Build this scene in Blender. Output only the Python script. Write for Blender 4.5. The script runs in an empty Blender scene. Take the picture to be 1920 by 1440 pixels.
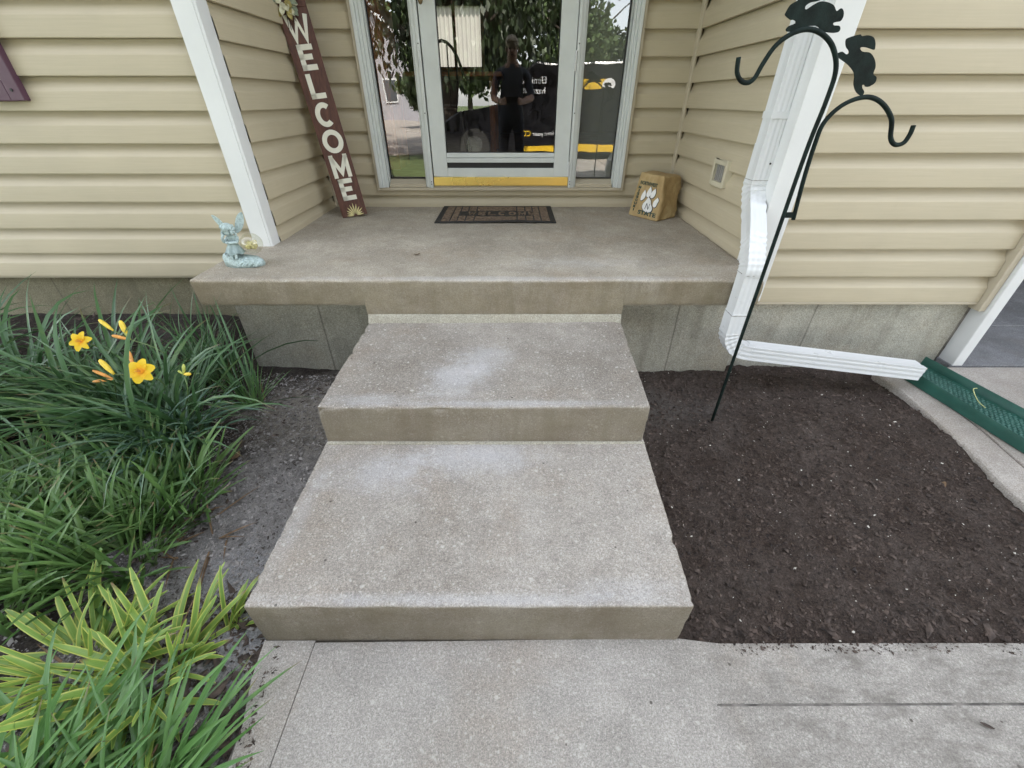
import bpy, bmesh, math, random
import numpy as np
from mathutils import Vector, Matrix, noise
R = math.radians
SC = bpy.context.scene
COL = SC.collection
random.seed(7)
rng = np.random.default_rng(7)

# ------------------------------------------------------------------ camera, sky, sun, exposure
H = 1.15
cam_d = bpy.data.cameras.new('camera'); cam = bpy.data.objects.new('camera', cam_d); COL.objects.link(cam)
cam.location = (0, 0, H); cam.rotation_euler = (R(90 - 34.3209), 0, 0)
cam_d.sensor_width = 36; cam_d.lens = 780.7 / 1920 * 36; cam_d.clip_start = 0.03; cam_d.clip_end = 500
SC.camera = cam
SUN_EL, SUN_AZ = 52.0, 12.0          # the sun stands behind the house, a little to the right
world = bpy.data.worlds.new('World'); SC.world = world; world.use_nodes = True
wn = world.node_tree.nodes; wl = world.node_tree.links
bg = wn['Background']
sky = wn.new('ShaderNodeTexSky'); sky.sky_type = 'NISHITA'; sky.sun_disc = False
sky.sun_elevation = R(SUN_EL); sky.sun_rotation = R(SUN_AZ); sky.dust_density = 1.0; sky.ozone_density = 1.0
hsv = wn.new('ShaderNodeHueSaturation'); hsv.inputs['Saturation'].default_value = 0.31
wl.new(sky.outputs[0], hsv.inputs['Color']); wl.new(hsv.outputs[0], bg.inputs['Color'])
bg.inputs['Strength'].default_value = 0.15
sun_d = bpy.data.lights.new('sun', 'SUN'); sun = bpy.data.objects.new('sun', sun_d); COL.objects.link(sun)
sun_d.energy = 3.5; sun_d.angle = R(0.5); sun_d.color = (1, 0.95, 0.86)
sv = Vector((math.sin(R(SUN_AZ)) * math.cos(R(SUN_EL)), math.cos(R(SUN_AZ)) * math.cos(R(SUN_EL)), math.sin(R(SUN_EL))))
sun.rotation_euler = sv.to_track_quat('Z', 'Y').to_euler()
SC.view_settings.view_transform = 'Standard'; SC.view_settings.look = 'None'
SC.view_settings.exposure = 2.85; SC.view_settings.gamma = 1.0; SC.view_settings.use_curve_mapping = False
SC.render.engine = 'CYCLES'
SC.cycles.max_bounces = 10; SC.cycles.transparent_max_bounces = 16

# ------------------------------------------------------------------ small helpers
F = 780.7; PI = math.pi; P = R(34.3209)
def ray(u, v):
    a = (u - 960) / F; b = (v - 720) / F
    return Vector((a, math.cos(P) - b * math.sin(P), -math.sin(P) - b * math.cos(P)))
def at(u, v, x=None, y=None, z=None):
    r = ray(u, v)
    t = (z - H) / r.z if z is not None else (y / r.y if y is not None else x / r.x)
    return Vector((0, 0, H)) + r * t

def tag(o, label=None, cat=None, group=None, kind=None):
    for k, v in (('label', label), ('category', cat), ('group', group), ('kind', kind)):
        if v: o[k] = v
    return o
def thing(name, label, cat, loc=(0, 0, 0), group=None, kind=None):
    o = bpy.data.objects.new(name, None); COL.objects.link(o); o.location = loc; o.empty_display_size = .05
    return tag(o, label, cat, group, kind)
def worldloc(o):
    v = Vector((0, 0, 0))
    while o is not None:
        v += o.location; o = o.parent
    return v

class MB:
    def __init__(s): s.v = []; s.f = []; s.mi = []
    def add(s, verts, faces, mi=0):
        n = len(s.v); s.v += [tuple(p) for p in verts]; s.f += [tuple(i + n for i in f) for f in faces]; s.mi += [mi] * len(faces)
        return s
    def box(s, a, b, mi=0):
        x0, y0, z0 = a; x1, y1, z1 = b
        return s.add([(x0,y0,z0),(x1,y0,z0),(x1,y1,z0),(x0,y1,z0),(x0,y0,z1),(x1,y0,z1),(x1,y1,z1),(x0,y1,z1)],
              [(0,3,2,1),(4,5,6,7),(0,1,5,4),(1,2,6,5),(2,3,7,6),(3,0,4,7)], mi)
    def hexa(s, p, mi=0):   # 8 points, bottom 4 then top 4 (counter-clockwise from above)
        return s.add(p, [(0,3,2,1),(4,5,6,7),(0,1,5,4),(1,2,6,5),(2,3,7,6),(3,0,4,7)], mi)
    def prism(s, pts, fn0, fn1, mi=0):  # 2d outline; fn0/fn1 map (a,b) to back/front 3d points
        n = len(pts); from mathutils.geometry import tessellate_polygon
        tri = tessellate_polygon([[Vector((a, b, 0)) for a, b in pts]])
        A = [fn0(a, b) for a, b in pts]; B = [fn1(a, b) for a, b in pts]
        fs = [tuple(t) for t in tri] + [tuple(i + n for i in reversed(t)) for t in tri] + [(i, (i+1) % n, (i+1) % n + n, i + n) for i in range(n)]
        return s.add(A + B, fs, mi)
    def tube(s, path, rad, sides=8, mi=0, cap=True, flat=None):
        path = [Vector(p) for p in path]; n = len(path)
        rads = rad if hasattr(rad, '__len__') else [rad] * n
        up = None; rings = []
        for i, p in enumerate(path):
            t = (path[min(i+1, n-1)] - path[max(i-1, 0)]).normalized()
            if up is None:
                up = Vector((0, 0, 1)) if abs(t.z) < .9 else Vector((0, 1, 0))
            a = t.cross(up).normalized(); b = a.cross(t).normalized(); up = b
            rings.append([p + (a * math.cos(2*PI*k/sides) + b * math.sin(2*PI*k/sides)) * rads[i] for k in range(sides)])
        vs = [q for r in rings for q in r]; fs = []
        for i in range(n - 1):
            for k in range(sides):
                k2 = (k + 1) % sides
                fs.append((i*sides+k, i*sides+k2, (i+1)*sides+k2, (i+1)*sides+k))
        if cap:
            fs.append(tuple(reversed(range(sides)))); fs.append(tuple((n-1)*sides + k for k in range(sides)))
        return s.add(vs, fs, mi)
    def ellip(s, c, r, seg=14, rings=9, mi=0, rot=None):
        vs = []; fs = []; c = Vector(c)
        for i in range(rings + 1):
            th = PI * i / rings
            for k in range(seg):
                q = Vector((r[0]*math.sin(th)*math.cos(2*PI*k/seg), r[1]*math.sin(th)*math.sin(2*PI*k/seg), r[2]*math.cos(th)))
                vs.append(c + (rot @ q if rot else q))
        for i in range(rings):
            for k in range(seg):
                k2 = (k+1) % seg
                fs.append((i*seg+k, (i+1)*seg+k, (i+1)*seg+k2, i*seg+k2))
        return s.add(vs, fs, mi)
    def build(s, name, mat, parent=None, smooth=False, bevel=0, seg=2, angle=35):
        o0 = worldloc(parent) if parent else Vector((0, 0, 0))
        me = bpy.data.meshes.new(name)
        me.from_pydata([(v[0]-o0.x, v[1]-o0.y, v[2]-o0.z) for v in s.v], [], s.f)
        bm = bmesh.new(); bm.from_mesh(me); bmesh.ops.remove_doubles(bm, verts=bm.verts, dist=1e-6)
        if not getattr(s, 'open', False): bmesh.ops.recalc_face_normals(bm, faces=bm.faces)
        bm.to_mesh(me); bm.free()
        mats = mat if isinstance(mat, (list, tuple)) else [mat]
        for m in mats: me.materials.append(m)
        if len(mats) > 1 and len(me.polygons) == len(s.mi):
            me.polygons.foreach_set('material_index', s.mi)
        o = bpy.data.objects.new(name, me); COL.objects.link(o); o.parent = parent
        if smooth:
            me.polygons.foreach_set('use_smooth', [True] * len(me.polygons))
            if smooth != 'all':
                me.set_sharp_from_angle(angle=R(angle))
        if bevel:
            m = o.modifiers.new('bevel', 'BEVEL'); m.width = bevel; m.segments = seg; m.limit_method = 'ANGLE'; m.angle_limit = R(40)
        return o

def spline(pts, n=8):
    pts = [Vector(p) for p in pts]; out = []
    for i in range(len(pts) - 1):
        p0, p1, p2, p3 = pts[max(i-1, 0)], pts[i], pts[i+1], pts[min(i+2, len(pts)-1)]
        for k in range(n):
            t = k / n
            out.append(.5 * ((2*p1) + (p2-p0)*t + (2*p0-5*p1+4*p2-p3)*t*t + (3*p1-p0-3*p2+p3)*t**3))
    out.append(pts[-1]); return out
def N(x, y=0, z=0, s=1.0): return noise.noise(Vector((x*s, y*s, z*s)))

# ------------------------------------------------------------------ materials
class NT:
    def __init__(s, name):
        s.m = bpy.data.materials.new(name); s.m.use_nodes = True; s.t = s.m.node_tree; s.n = s.t.nodes; s.l = s.t.links
        s.b = s.n['Principled BSDF']; s.out = s.n['Material Output']
        s.tc = s.n.new('ShaderNodeTexCoord')
    def set(s, k, v):
        if hasattr(v, 'is_output') or isinstance(v, bpy.types.NodeSocket): s.l.new(v, s.b.inputs[k])
        else: s.b.inputs[k].default_value = (*v, 1) if isinstance(v, tuple) and len(v) == 3 else v
    def map(s, scale=(1,1,1), loc=(0,0,0), src='Object'):
        n = s.n.new('ShaderNodeMapping'); n.inputs['Scale'].default_value = scale; n.inputs['Location'].default_value = loc
        s.l.new(s.tc.outputs[src], n.inputs[0]); return n.outputs[0]
    def noise(s, scale, detail=4, rough=.55, vec=None, dist=0):
        n = s.n.new('ShaderNodeTexNoise'); n.inputs['Scale'].default_value = scale; n.inputs['Detail'].default_value = detail
        n.inputs['Roughness'].default_value = rough; n.inputs['Distortion'].default_value = dist
        s.l.new(vec if vec else s.tc.outputs['Object'], n.inputs['Vector']); return n.outputs[0]
    def voro(s, scale, out='Distance', vec=None, feature='F1', rand=1):
        n = s.n.new('ShaderNodeTexVoronoi'); n.inputs['Scale'].default_value = scale; n.feature = feature; n.inputs['Randomness'].default_value = rand
        s.l.new(vec if vec else s.tc.outputs['Object'], n.inputs['Vector']); return n.outputs[out]
    def ramp(s, fac, *stops, interp='LINEAR'):
        n = s.n.new('ShaderNodeValToRGB'); n.color_ramp.interpolation = interp; e = n.color_ramp.elements
        while len(e) < len(stops): e.new(.5)
        for i, (p, c) in enumerate(stops):
            e[i].position = p; e[i].color = (*c, 1) if isinstance(c, tuple) else (c, c, c, 1)
        s.l.new(fac, n.inputs[0]); return n.outputs[0]
    def mix(s, fac, a, b, mode='MIX'):
        n = s.n.new('ShaderNodeMix'); n.data_type = 'RGBA'; n.blend_type = mode
        for k, v in ((0, fac), (6, a), (7, b)):
            if isinstance(v, bpy.types.NodeSocket): s.l.new(v, n.inputs[k])
            elif k == 0: n.inputs[0].default_value = v
            else: n.inputs[k].default_value = (*v, 1)
        return n.outputs[2]
    def math(s, op, a, b=0.0, c=0.0, clamp=False):
        n = s.n.new('ShaderNodeMath'); n.operation = op; n.use_clamp = clamp
        for k, v in ((0, a), (1, b), (2, c)):
            if isinstance(v, bpy.types.NodeSocket): s.l.new(v, n.inputs[k])
            else: n.inputs[k].default_value = v
        return n.outputs[0]
    def bump(s, h, strength=.3, dist=.002, nrm=None):
        n = s.n.new('ShaderNodeBump'); n.inputs['Strength'].default_value = strength; n.inputs['Distance'].default_value = dist
        s.l.new(h, n.inputs['Height'])
        if nrm: s.l.new(nrm, n.inputs['Normal'])
        return n.outputs[0]
    def sep(s, src='Object'):
        n = s.n.new('ShaderNodeSeparateXYZ')
        s.l.new(s.tc.outputs[src] if isinstance(src, str) else src, n.inputs[0]); return n.outputs
    def geo(s): return s.n.new('ShaderNodeNewGeometry').outputs
    def attr(s, name):
        n = s.n.new('ShaderNodeAttribute'); n.attribute_name = name; return n.outputs
    def rand(s): return s.n.new('ShaderNodeObjectInfo').outputs['Random']

def plain(name, col, rough=.6, metal=0, var=.06, scale=8, bump=0, spec=.5):
    t = NT(name); c2 = tuple(min(1, c * (1 - var)) for c in col); c3 = tuple(min(1, c * (1 + var)) for c in col)
    t.set('Base Color', t.ramp(t.noise(scale, 6), (.35, c2), (.65, c3)))
    t.set('Roughness', t.ramp(t.noise(scale * 3, 4), (.3, max(.05, rough - .06)), (.7, min(1, rough + .06))))
    t.set('Metallic', metal); t.set('Specular IOR Level', spec)
    if bump: t.set('Normal', t.bump(t.noise(scale * 12, 4), bump, .002))
    return t.m

def concrete(name, lo, hi, speck=.5, stains=(), grime=None, broom=False, pits=True, pores=0, wstain=.0, seams=(), blotch=None):
    t = NT(name)
    c = t.ramp(t.noise(2.6, 8, .66), (.34, tuple(a * .92 for a in lo)), (.66, tuple(a * 1.05 for a in hi)))
    mid = tuple((a + b) * .5 for a, b in zip(lo, hi))
    c = t.mix(t.ramp(t.noise(14, 7, .7), (.42, 0.), (.75, .55)), c, tuple(a * .72 for a in mid))
    c = t.mix(t.ramp(t.noise(9, 6, .7, vec=t.map(loc=(3, 7, 1))), (.52, 0.), (.8, .55)), c, tuple(min(1, a * 1.3) for a in hi))
    # brownish old staining
    c = t.mix(t.ramp(t.noise(3.7, 6, .65, vec=t.map(loc=(9, 2, 5))), (.5, 0.), (.75, .45)), c, (mid[0] * .86, mid[1] * .74, mid[2] * .62))
    # fine grain
    g = t.noise(330, 3, .75)
    g2 = t.noise(150, 3, .7, vec=t.map(loc=(1, 8, 3)))
    c = t.mix(.9, c, t.ramp(g, (.28, .26), (.5, .5), (.72, .76)), 'OVERLAY')
    c = t.mix(.7, c, t.ramp(g2, (.3, .33), (.5, .5), (.7, .68)), 'OVERLAY')
    dv = t.n.new('ShaderNodeVectorMath'); dv.operation = 'MULTIPLY_ADD'; nz_ = t.n.new('ShaderNodeTexNoise'); nz_.inputs['Scale'].default_value = 70; t.l.new(t.tc.outputs['Object'], nz_.inputs['Vector']); t.l.new(nz_.outputs['Color'], dv.inputs[0]); dv.inputs[1].default_value = (.014, .014, .014); t.l.new(t.tc.outputs['Object'], dv.inputs[2]); dvec = dv.outputs[0]
    # pale aggregate flecks
    for sc, thr, amt, cut in ((190, .42, speck * .55, .55), (85, .38, speck * .6, .80), (38, .26, speck * .7, .90)):
        sel = t.math('GREATER_THAN', t.sep(t.voro(sc, 'Color', vec=dvec))[0], cut)
        fl = t.math('MULTIPLY', t.ramp(t.voro(sc, vec=dvec), (thr * .5, 1.), (thr, 0.)), sel)
        c = t.mix(t.math('MULTIPLY', fl, amt), c, (.62, .59, .53))
    if pits:
        sel = t.math('GREATER_THAN', t.sep(t.voro(26, 'Color'))[1], .86)
        pt = t.math('MULTIPLY', t.ramp(t.voro(26), (.07, 1.), (.11, 0.)), sel)
        c = t.mix(t.math('MULTIPLY', pt, .8), c, (.06, .05, .04))
    if pores:
        wn_ = t.noise(30, 2, .5)
        sel = t.math('GREATER_THAN', t.sep(t.voro(34, 'Color', vec=t.map((1, 1, 1.0))))[1], 1 - pores)
        pt = t.math('MULTIPLY', t.ramp(t.voro(34, vec=t.map((1, 1, 1.0))), (.10, 1.), (.2, 0.)), sel)
        c = t.mix(t.math('MULTIPLY', pt, .75), c, (.07, .065, .05))
    X, Y, Z = t.sep(t.geo()['Position'])
    for (sx, sy, rx, ry, amt) in stains:    # pale cement dust patches on the treads
        dx = t.math('DIVIDE', t.math('SUBTRACT', X, sx), rx); dy = t.math('DIVIDE', t.math('SUBTRACT', Y, sy), ry)
        d = t.math('SQRT', t.math('ADD', t.math('MULTIPLY', dx, dx), t.math('MULTIPLY', dy, dy)))
        d = t.math('ADD', d, t.math('MULTIPLY', t.math('SUBTRACT', t.noise(11, 7, .7), .5), 1.5))
        f = t.math('MULTIPLY', t.ramp(d, (.0, 1.), (1.05, 0.), interp='EASE'), t.ramp(g, (.30, .45), (.6, 1.)))
        c = t.mix(t.math('MULTIPLY', f, amt), c, (.66, .66, .68))
    if blotch is not None:                  # older, dirtier finish on the right-hand run
        bl = t.math('MULTIPLY', t.ramp(t.noise(11, 7, .72, vec=t.map((1, 2.2, 1), (5, 5, 5))), (.45, 0.), (.66, .75)), t.ramp(t.math('ADD', X, t.math('MULTIPLY', t.noise(5, 3), .2)), (.45, 0.), (.75, 1.)))
        c = t.mix(bl, c, (.165, .15, .13))
    if grime:   # brown mossy dirt, deepened with painted shade, on every vertical face
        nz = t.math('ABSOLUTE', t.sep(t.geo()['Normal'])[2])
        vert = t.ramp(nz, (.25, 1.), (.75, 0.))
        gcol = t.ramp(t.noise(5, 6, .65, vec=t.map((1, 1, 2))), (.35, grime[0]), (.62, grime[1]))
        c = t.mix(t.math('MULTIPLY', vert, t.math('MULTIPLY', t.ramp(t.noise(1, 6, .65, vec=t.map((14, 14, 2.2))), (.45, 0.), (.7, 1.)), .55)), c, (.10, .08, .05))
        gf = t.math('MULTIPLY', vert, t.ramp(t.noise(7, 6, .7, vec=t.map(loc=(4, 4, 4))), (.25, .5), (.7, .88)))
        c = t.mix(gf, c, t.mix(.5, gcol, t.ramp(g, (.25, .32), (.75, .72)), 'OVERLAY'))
    for sx in seams:                        # form joints left by the shuttering
        d = t.math('ABSOLUTE', t.math('SUBTRACT', t.math('ADD', X, t.math('MULTIPLY', t.noise(18, 3), .006)), sx))
        c = t.mix(t.ramp(d, (.001, .7), (.005, 0.)), c, (.09, .08, .065))
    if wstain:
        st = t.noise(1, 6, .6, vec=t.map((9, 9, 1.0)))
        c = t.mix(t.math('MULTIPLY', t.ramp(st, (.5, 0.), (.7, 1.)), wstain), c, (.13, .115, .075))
    t.set('Base Color', c); t.set('Roughness', .93); t.set('Specular IOR Level', .25)
    hgt = t.math('ADD', t.math('MULTIPLY', g, .7), t.math('MULTIPLY', t.noise(90, 4, .65), .9))
    nb = t.bump(hgt, .8, .003)
    if broom:
        nb = t.bump(t.noise(1, 3, .6, vec=t.map((260, 7, 7))), .35, .0015, nb)
    t.set('Normal', nb)
    return t.m

def vinyl(name, col, rough=.5):
    t = NT(name)
    gr = t.noise(1, 5, .6, vec=t.map((5, 5, 210)))
    base = t.ramp(t.noise(1.6, 5), (.3, tuple(c * .93 for c in col)), (.7, tuple(min(1, c * 1.05) for c in col)))
    c = t.mix(.25, base, t.ramp(gr, (.3, .42), (.7, .58)), 'OVERLAY')
    c = t.mix(t.ramp(t.noise(6, 6, .7), (.55, 0.), (.85, .22)), c, tuple(a * .7 for a in col))
    t.set('Base Color', c); t.set('Roughness', rough); t.set('Specular IOR Level', .35)
    t.set('Normal', t.bump(gr, .12, .0012)); return t.m

def soil_mat(name, a, b, pale=None, pale_amt=0, dusty=()):
    t = NT(name)
    c = t.ramp(t.noise(7, 8, .7), (.3, a), (.7, b))
    c = t.mix(t.ramp(t.noise(120, 4, .7), (.35, .7), (.6, 0.)), c, tuple(x * .45 for x in a))
    if pale:
        c = t.mix(t.math('MULTIPLY', t.ramp(t.noise(4.5, 7, .68, vec=t.map(loc=(2, 3, 0))), (.4, 0.), (.65, 1.)), pale_amt), c, pale)
    X, Y, Z = t.sep()
    for (sx, sy, rx, ry, amt, dc) in dusty:
        dx = t.math('DIVIDE', t.math('SUBTRACT', X, sx), rx); dy = t.math('DIVIDE', t.math('SUBTRACT', Y, sy), ry)
        d = t.math('SQRT', t.math('ADD', t.math('MULTIPLY', dx, dx), t.math('MULTIPLY', dy, dy)))
        d = t.math('ADD', d, t.math('MULTIPLY', t.math('SUBTRACT', t.noise(14, 7, .75), .5), 1.7))
        c = t.mix(t.math('MULTIPLY', t.ramp(d, (.2, 1.), (1., 0.), interp='EASE'), amt), c, dc)
    c = t.mix(.85, c, t.ramp(t.noise(210, 4, .8), (.3, .22), (.5, .5), (.7, .78)), 'OVERLAY')
    c = t.mix(.6, c, t.ramp(t.noise(48, 5, .75, vec=t.map(loc=(4, 1, 0))), (.35, .25), (.5, .5), (.68, .74)), 'OVERLAY')
    sel = t.math('GREATER_THAN', t.sep(t.voro(95, 'Color'))[0], .965)
    fl = t.math('MULTIPLY', t.ramp(t.voro(95), (.13, 1.), (.24, 0.)), sel)
    c = t.mix(t.math('MULTIPLY', fl, .7), c, (.45, .42, .37))
    t.set('Base Color', c); t.set('Roughness', .95); t.set('Specular IOR Level', .2)
    t.set('Normal', t.bump(t.math('ADD', t.noise(60, 5, .7), t.math('MULTIPLY', t.noise(240, 3, .75), .8)), 1.0, .009)); return t.m

M = {}
M['siding'] = vinyl('beige vinyl', (.475, .41, .288))
M['siding_trim'] = plain('beige trim', (.47, .41, .305), .45, var=.04)
M['white'] = plain('white trim', (.68, .68, .665), .42, var=.03, scale=5)
M['white_metal'] = plain('white enamelled aluminium', (.70, .71, .71), .32, var=.02, scale=5)
M['door_white'] = plain('white door', (.61, .635, .62), .38, var=.05, scale=7)
M['gray_edge'] = plain('seam grime', (.17, .155, .135), .85, var=.5, scale=25)
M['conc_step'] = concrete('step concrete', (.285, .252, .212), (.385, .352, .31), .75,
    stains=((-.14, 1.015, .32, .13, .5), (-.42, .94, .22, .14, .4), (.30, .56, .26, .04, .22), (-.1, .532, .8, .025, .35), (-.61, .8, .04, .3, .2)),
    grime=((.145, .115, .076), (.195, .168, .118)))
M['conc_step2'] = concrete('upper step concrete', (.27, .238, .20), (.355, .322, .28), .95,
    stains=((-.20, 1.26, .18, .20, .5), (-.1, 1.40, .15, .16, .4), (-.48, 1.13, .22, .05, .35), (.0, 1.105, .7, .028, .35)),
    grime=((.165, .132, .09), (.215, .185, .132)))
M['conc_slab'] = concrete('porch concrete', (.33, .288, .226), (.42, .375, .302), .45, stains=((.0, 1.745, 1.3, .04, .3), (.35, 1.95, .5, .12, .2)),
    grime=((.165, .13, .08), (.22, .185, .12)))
M['conc_found'] = concrete('foundation concrete', (.36, .343, .285), (.45, .43, .365), .1, pits=False, pores=.10, wstain=.35, seams=(-.93, .81, 1.52))
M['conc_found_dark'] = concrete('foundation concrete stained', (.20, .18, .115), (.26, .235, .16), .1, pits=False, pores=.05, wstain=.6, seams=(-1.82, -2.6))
M['conc_walk'] = concrete('walk concrete', (.31, .286, .252), (.392, .365, .328), .6, broom=True, blotch=.5)
M['conc_walk2'] = concrete('old walk concrete', (.31, .29, .26), (.40, .385, .355), .5)
M['conc_drive'] = concrete('driveway concrete', (.34, .30, .26), (.42, .385, .345), .5)
M['conc_garage'] = concrete('garage concrete', (.16, .16, .165), (.235, .235, .24), .2, pits=False)
M['mortar'] = concrete('mortar', (.36, .335, .265), (.41, .385, .315), .1, pits=False)
M['soil_right'] = soil_mat('dark topsoil', (.066, .047, .037), (.108, .080, .065), (.16, .135, .118), .35,
    dusty=((.62, 1.55, .22, .25, .7, (.15, .135, .12)), (.85, 1.5, .25, .2, .4, (.13, .12, .11))))
M['soil_left'] = soil_mat('grey dusty soil', (.035, .026, .021), (.062, .049, .041), (.18, .165, .15), .25,
    dusty=((-.80, .80, .60, .85, .95, (.33, .31, .295)), (-.85, 1.50, .5, .40, .9, (.30, .27, .23)), (-.75, .62, .32, .32, .9, (.36, .355, .36))))
M['soil_drop'] = M['soil_left']
M['chip_dark'] = plain('dark mulch chip', (.073, .053, .042), .9, var=.65, scale=34)
M['chip_mid'] = plain('brown grey chip', (.085, .072, .062), .9, var=.5, scale=30)
M['chip_grey'] = plain('grey clod', (.26, .24, .225), .95, var=.5, scale=30)
M['fleck'] = plain('pale fleck', (.62, .58, .5), .8, var=.2)
M['black_metal'] = plain('dark green painted iron', (.007, .014, .012), .62, var=.5, scale=30, bump=.25, spec=.16)
M['purple'] = plain('plum shutter paint', (.085, .035, .06), .5)
M['green_plastic'] = plain('green moulded plastic', (.018, .082, .062), .38, var=.14, scale=14)
M['brass'] = plain('brass', (.84, .62, .20), .28, 1.0, var=.03, scale=1.2)
M['sign_wood'] = None
M['cream'] = plain('cream paint', (.74, .72, .61), .6, var=.05, scale=20)
M['rubber'] = plain('black rubber', (.022, .021, .020), .75, var=.3, scale=40, bump=.3)
M['coir'] = plain('brown coir', (.17, .12, .082), .95, var=.45, scale=70, bump=.9)
M['dark'] = plain('black slot', (.015, .015, .015), .6)
M['green_paint'] = plain('green paint', (.012, .045, .035), .6, var=.3, scale=60)
M['white_paint'] = plain('white paint', (.74, .73, .70), .6, var=.06, scale=50)
M['black_paint'] = plain('black paint', (.015, .015, .017), .5)
M['petal'] = None
def wood():
    t = NT('stained wood'); g = t.noise(1, 6, .65, vec=t.map((60, 60, 3.5), src='Object'))
    t.set('Base Color', t.ramp(g, (.28, (.048, .016, .009)), (.52, (.092, .032, .018)), (.75, (.13, .05, .028))))
    t.set('Roughness', .55); t.set('Normal', t.bump(g, .25, .002)); return t.m
M['sign_wood'] = wood()
def rockmat():
    t = NT('sandstone'); c = t.ramp(t.noise(7, 8, .65), (.28, (.30, .20, .085)), (.5, (.42, .30, .14)), (.72, (.50, .385, .20)))
    c = t.mix(t.ramp(t.noise(1, 5, vec=t.map((26, 26, 5))), (.5, 0.), (.72, .5)), c, (.27, .165, .06))
    t.set('Base Color', c); t.set('Roughness', .85); t.set('Normal', t.bump(t.noise(45, 6, .7), .5, .006)); return t.m
M['rock'] = rockmat()
def figmat():
    t = NT('verdigris resin')
    geo = t.geo(); pt = t.ramp(geo['Pointiness'], (.44, 0.), (.53, 1.))
    c = t.mix(pt, (.12, .17, .165), (.46, .56, .55))  # crevice shade painted in: hollows darker, raised edges paler
    c = t.mix(t.ramp(t.noise(95, 6, .75), (.44, 0.), (.66, .8)), c, (.17, .22, .20)); t.set('Base Color', c); t.set('Roughness', .6)
    t.set('Normal', t.bump(t.noise(160, 4, .7), .5, .003)); return t.m
M['fig'] = figmat()
def glassmat(name, fac, tint=(.93, .95, .93), rough=0.0):
    t = NT(name); tr = t.n.new('ShaderNodeBsdfTransparent'); tr.inputs[0].default_value = (*tint, 1)
    gl = t.n.new('ShaderNodeBsdfGlossy'); gl.inputs['Roughness'].default_value = rough
    t.l.new(t.bump(t.noise(2.2, 2), .05, .02), gl.inputs['Normal'])
    lw = t.n.new('ShaderNodeFresnel'); lw.inputs[0].default_value = 1.5
    f = t.math('MULTIPLY', t.math('ADD', lw.outputs[0], fac, clamp=True), t.math('SUBTRACT', 1.0, t.geo()['Backfacing']))
    mx = t.n.new('ShaderNodeMixShader'); t.l.new(f, mx.inputs[0]); t.l.new(tr.outputs[0], mx.inputs[1]); t.l.new(gl.outputs[0], mx.inputs[2])
    t.l.new(mx.outputs[0], t.out.inputs[0]); return t.m
M['glass'] = glassmat('window glass', .13, (.80, .82, .80))
M['globe_glass'] = glassmat('globe glass', .06, (.93, .93, .88))
def hazyglass():
    m_ = glassmat('hazy window glass', .13, (.80, .82, .80)); t_ = m_.node_tree; o_ = t_.nodes['Material Output']; src = o_.inputs[0].links[0].from_socket
    d_ = t_.nodes.new('ShaderNodeBsdfDiffuse'); d_.inputs[0].default_value = (.55, .58, .50, 1); x_ = t_.nodes.new('ShaderNodeMixShader'); x_.inputs[0].default_value = .16
    t_.links.new(src, x_.inputs[1]); t_.links.new(d_.outputs[0], x_.inputs[2]); t_.links.new(x_.outputs[0], o_.inputs[0]); return m_
M['glass_hazy'] = hazyglass()
def leafmat(name, a, b, edge=None, edge_w=.3, gloss=.42):
    t = NT(name); r = t.rand(); r2 = t.math('FRACT', t.math('MULTIPLY', r, 7.31))
    c = t.mix(r, a, b)
    uv = t.sep('UV')
    # pale midrib lines along the blade
    ln = t.noise(1, 2, vec=t.map((26, .6, 1), src='UV'))
    c = t.mix(t.math('MULTIPLY', t.ramp(ln, (.45, 0.), (.7, 1.)), .35), c, tuple(x * 1.5 for x in b))
    # base of the blade is yellower
    c = t.mix(t.ramp(uv[1], (0., .6), (.3, 0.)), c, (.14, .17, .05))
    if edge:
        d = t.math('ABSOLUTE', t.math('SUBTRACT', uv[0], .5))
        c = t.mix(t.math('MULTIPLY', t.ramp(d, (edge_w - .06, 0.), (edge_w + .06, 1.)), t.ramp(r2, (.05, .5), (.3, 1.))), c, edge)
    yl = t.math('MULTIPLY', t.ramp(t.noise(9, 4, .6), (.52, 0.), (.7, .7)), t.math('GREATER_THAN', r2, .55))
    c = t.mix(yl, c, tuple(min(1, (x * 1.2 + y) ) for x, y in zip(b, (.07, .05, .0))))
    # a few browned tips
    tip = t.math('MULTIPLY', t.ramp(uv[1], (.86, 0.), (.98, 1.)), t.math('GREATER_THAN', r2, .72))
    c = t.mix(tip, c, (.20, .14, .07))
    t.set('Base Color', c); t.set('Roughness', gloss); t.set('Specular IOR Level', .5)
    t.set('Normal', t.bump(ln, .2, .001))
    tl = t.n.new('ShaderNodeBsdfTranslucent'); t.l.new(c, tl.inputs[0])
    mx = t.n.new('ShaderNodeMixShader'); mx.inputs[0].default_value = .25
    t.l.new(t.b.outputs[0], mx.inputs[1]); t.l.new(tl.outputs[0], mx.inputs[2]); t.l.new(mx.outputs[0], t.out.inputs[0])
    return t.m
M['daylily'] = leafmat('daylily leaf', (.040, .098, .034), (.095, .185, .075), gloss=.34)
M['daylily_blue'] = leafmat('blue green leaf', (.060, .125, .080), (.11, .19, .125), gloss=.32)
M['liriope'] = leafmat('liriope leaf', (.062, .140, .036), (.15, .255, .080), gloss=.36)
M['front_leaf'] = leafmat('front clump leaf', (.075, .185, .042), (.16, .30, .10), gloss=.34)
M['variegated'] = leafmat('variegated leaf', (.19, .32, .06), (.26, .40, .09), edge=(.58, .60, .14), edge_w=.36)
M['dead_leaf'] = plain('dead leaf', (.16, .10, .055), .8, var=.4, scale=40)
M['stem'] = plain('flower stem', (.10, .16, .05), .5)
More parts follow.
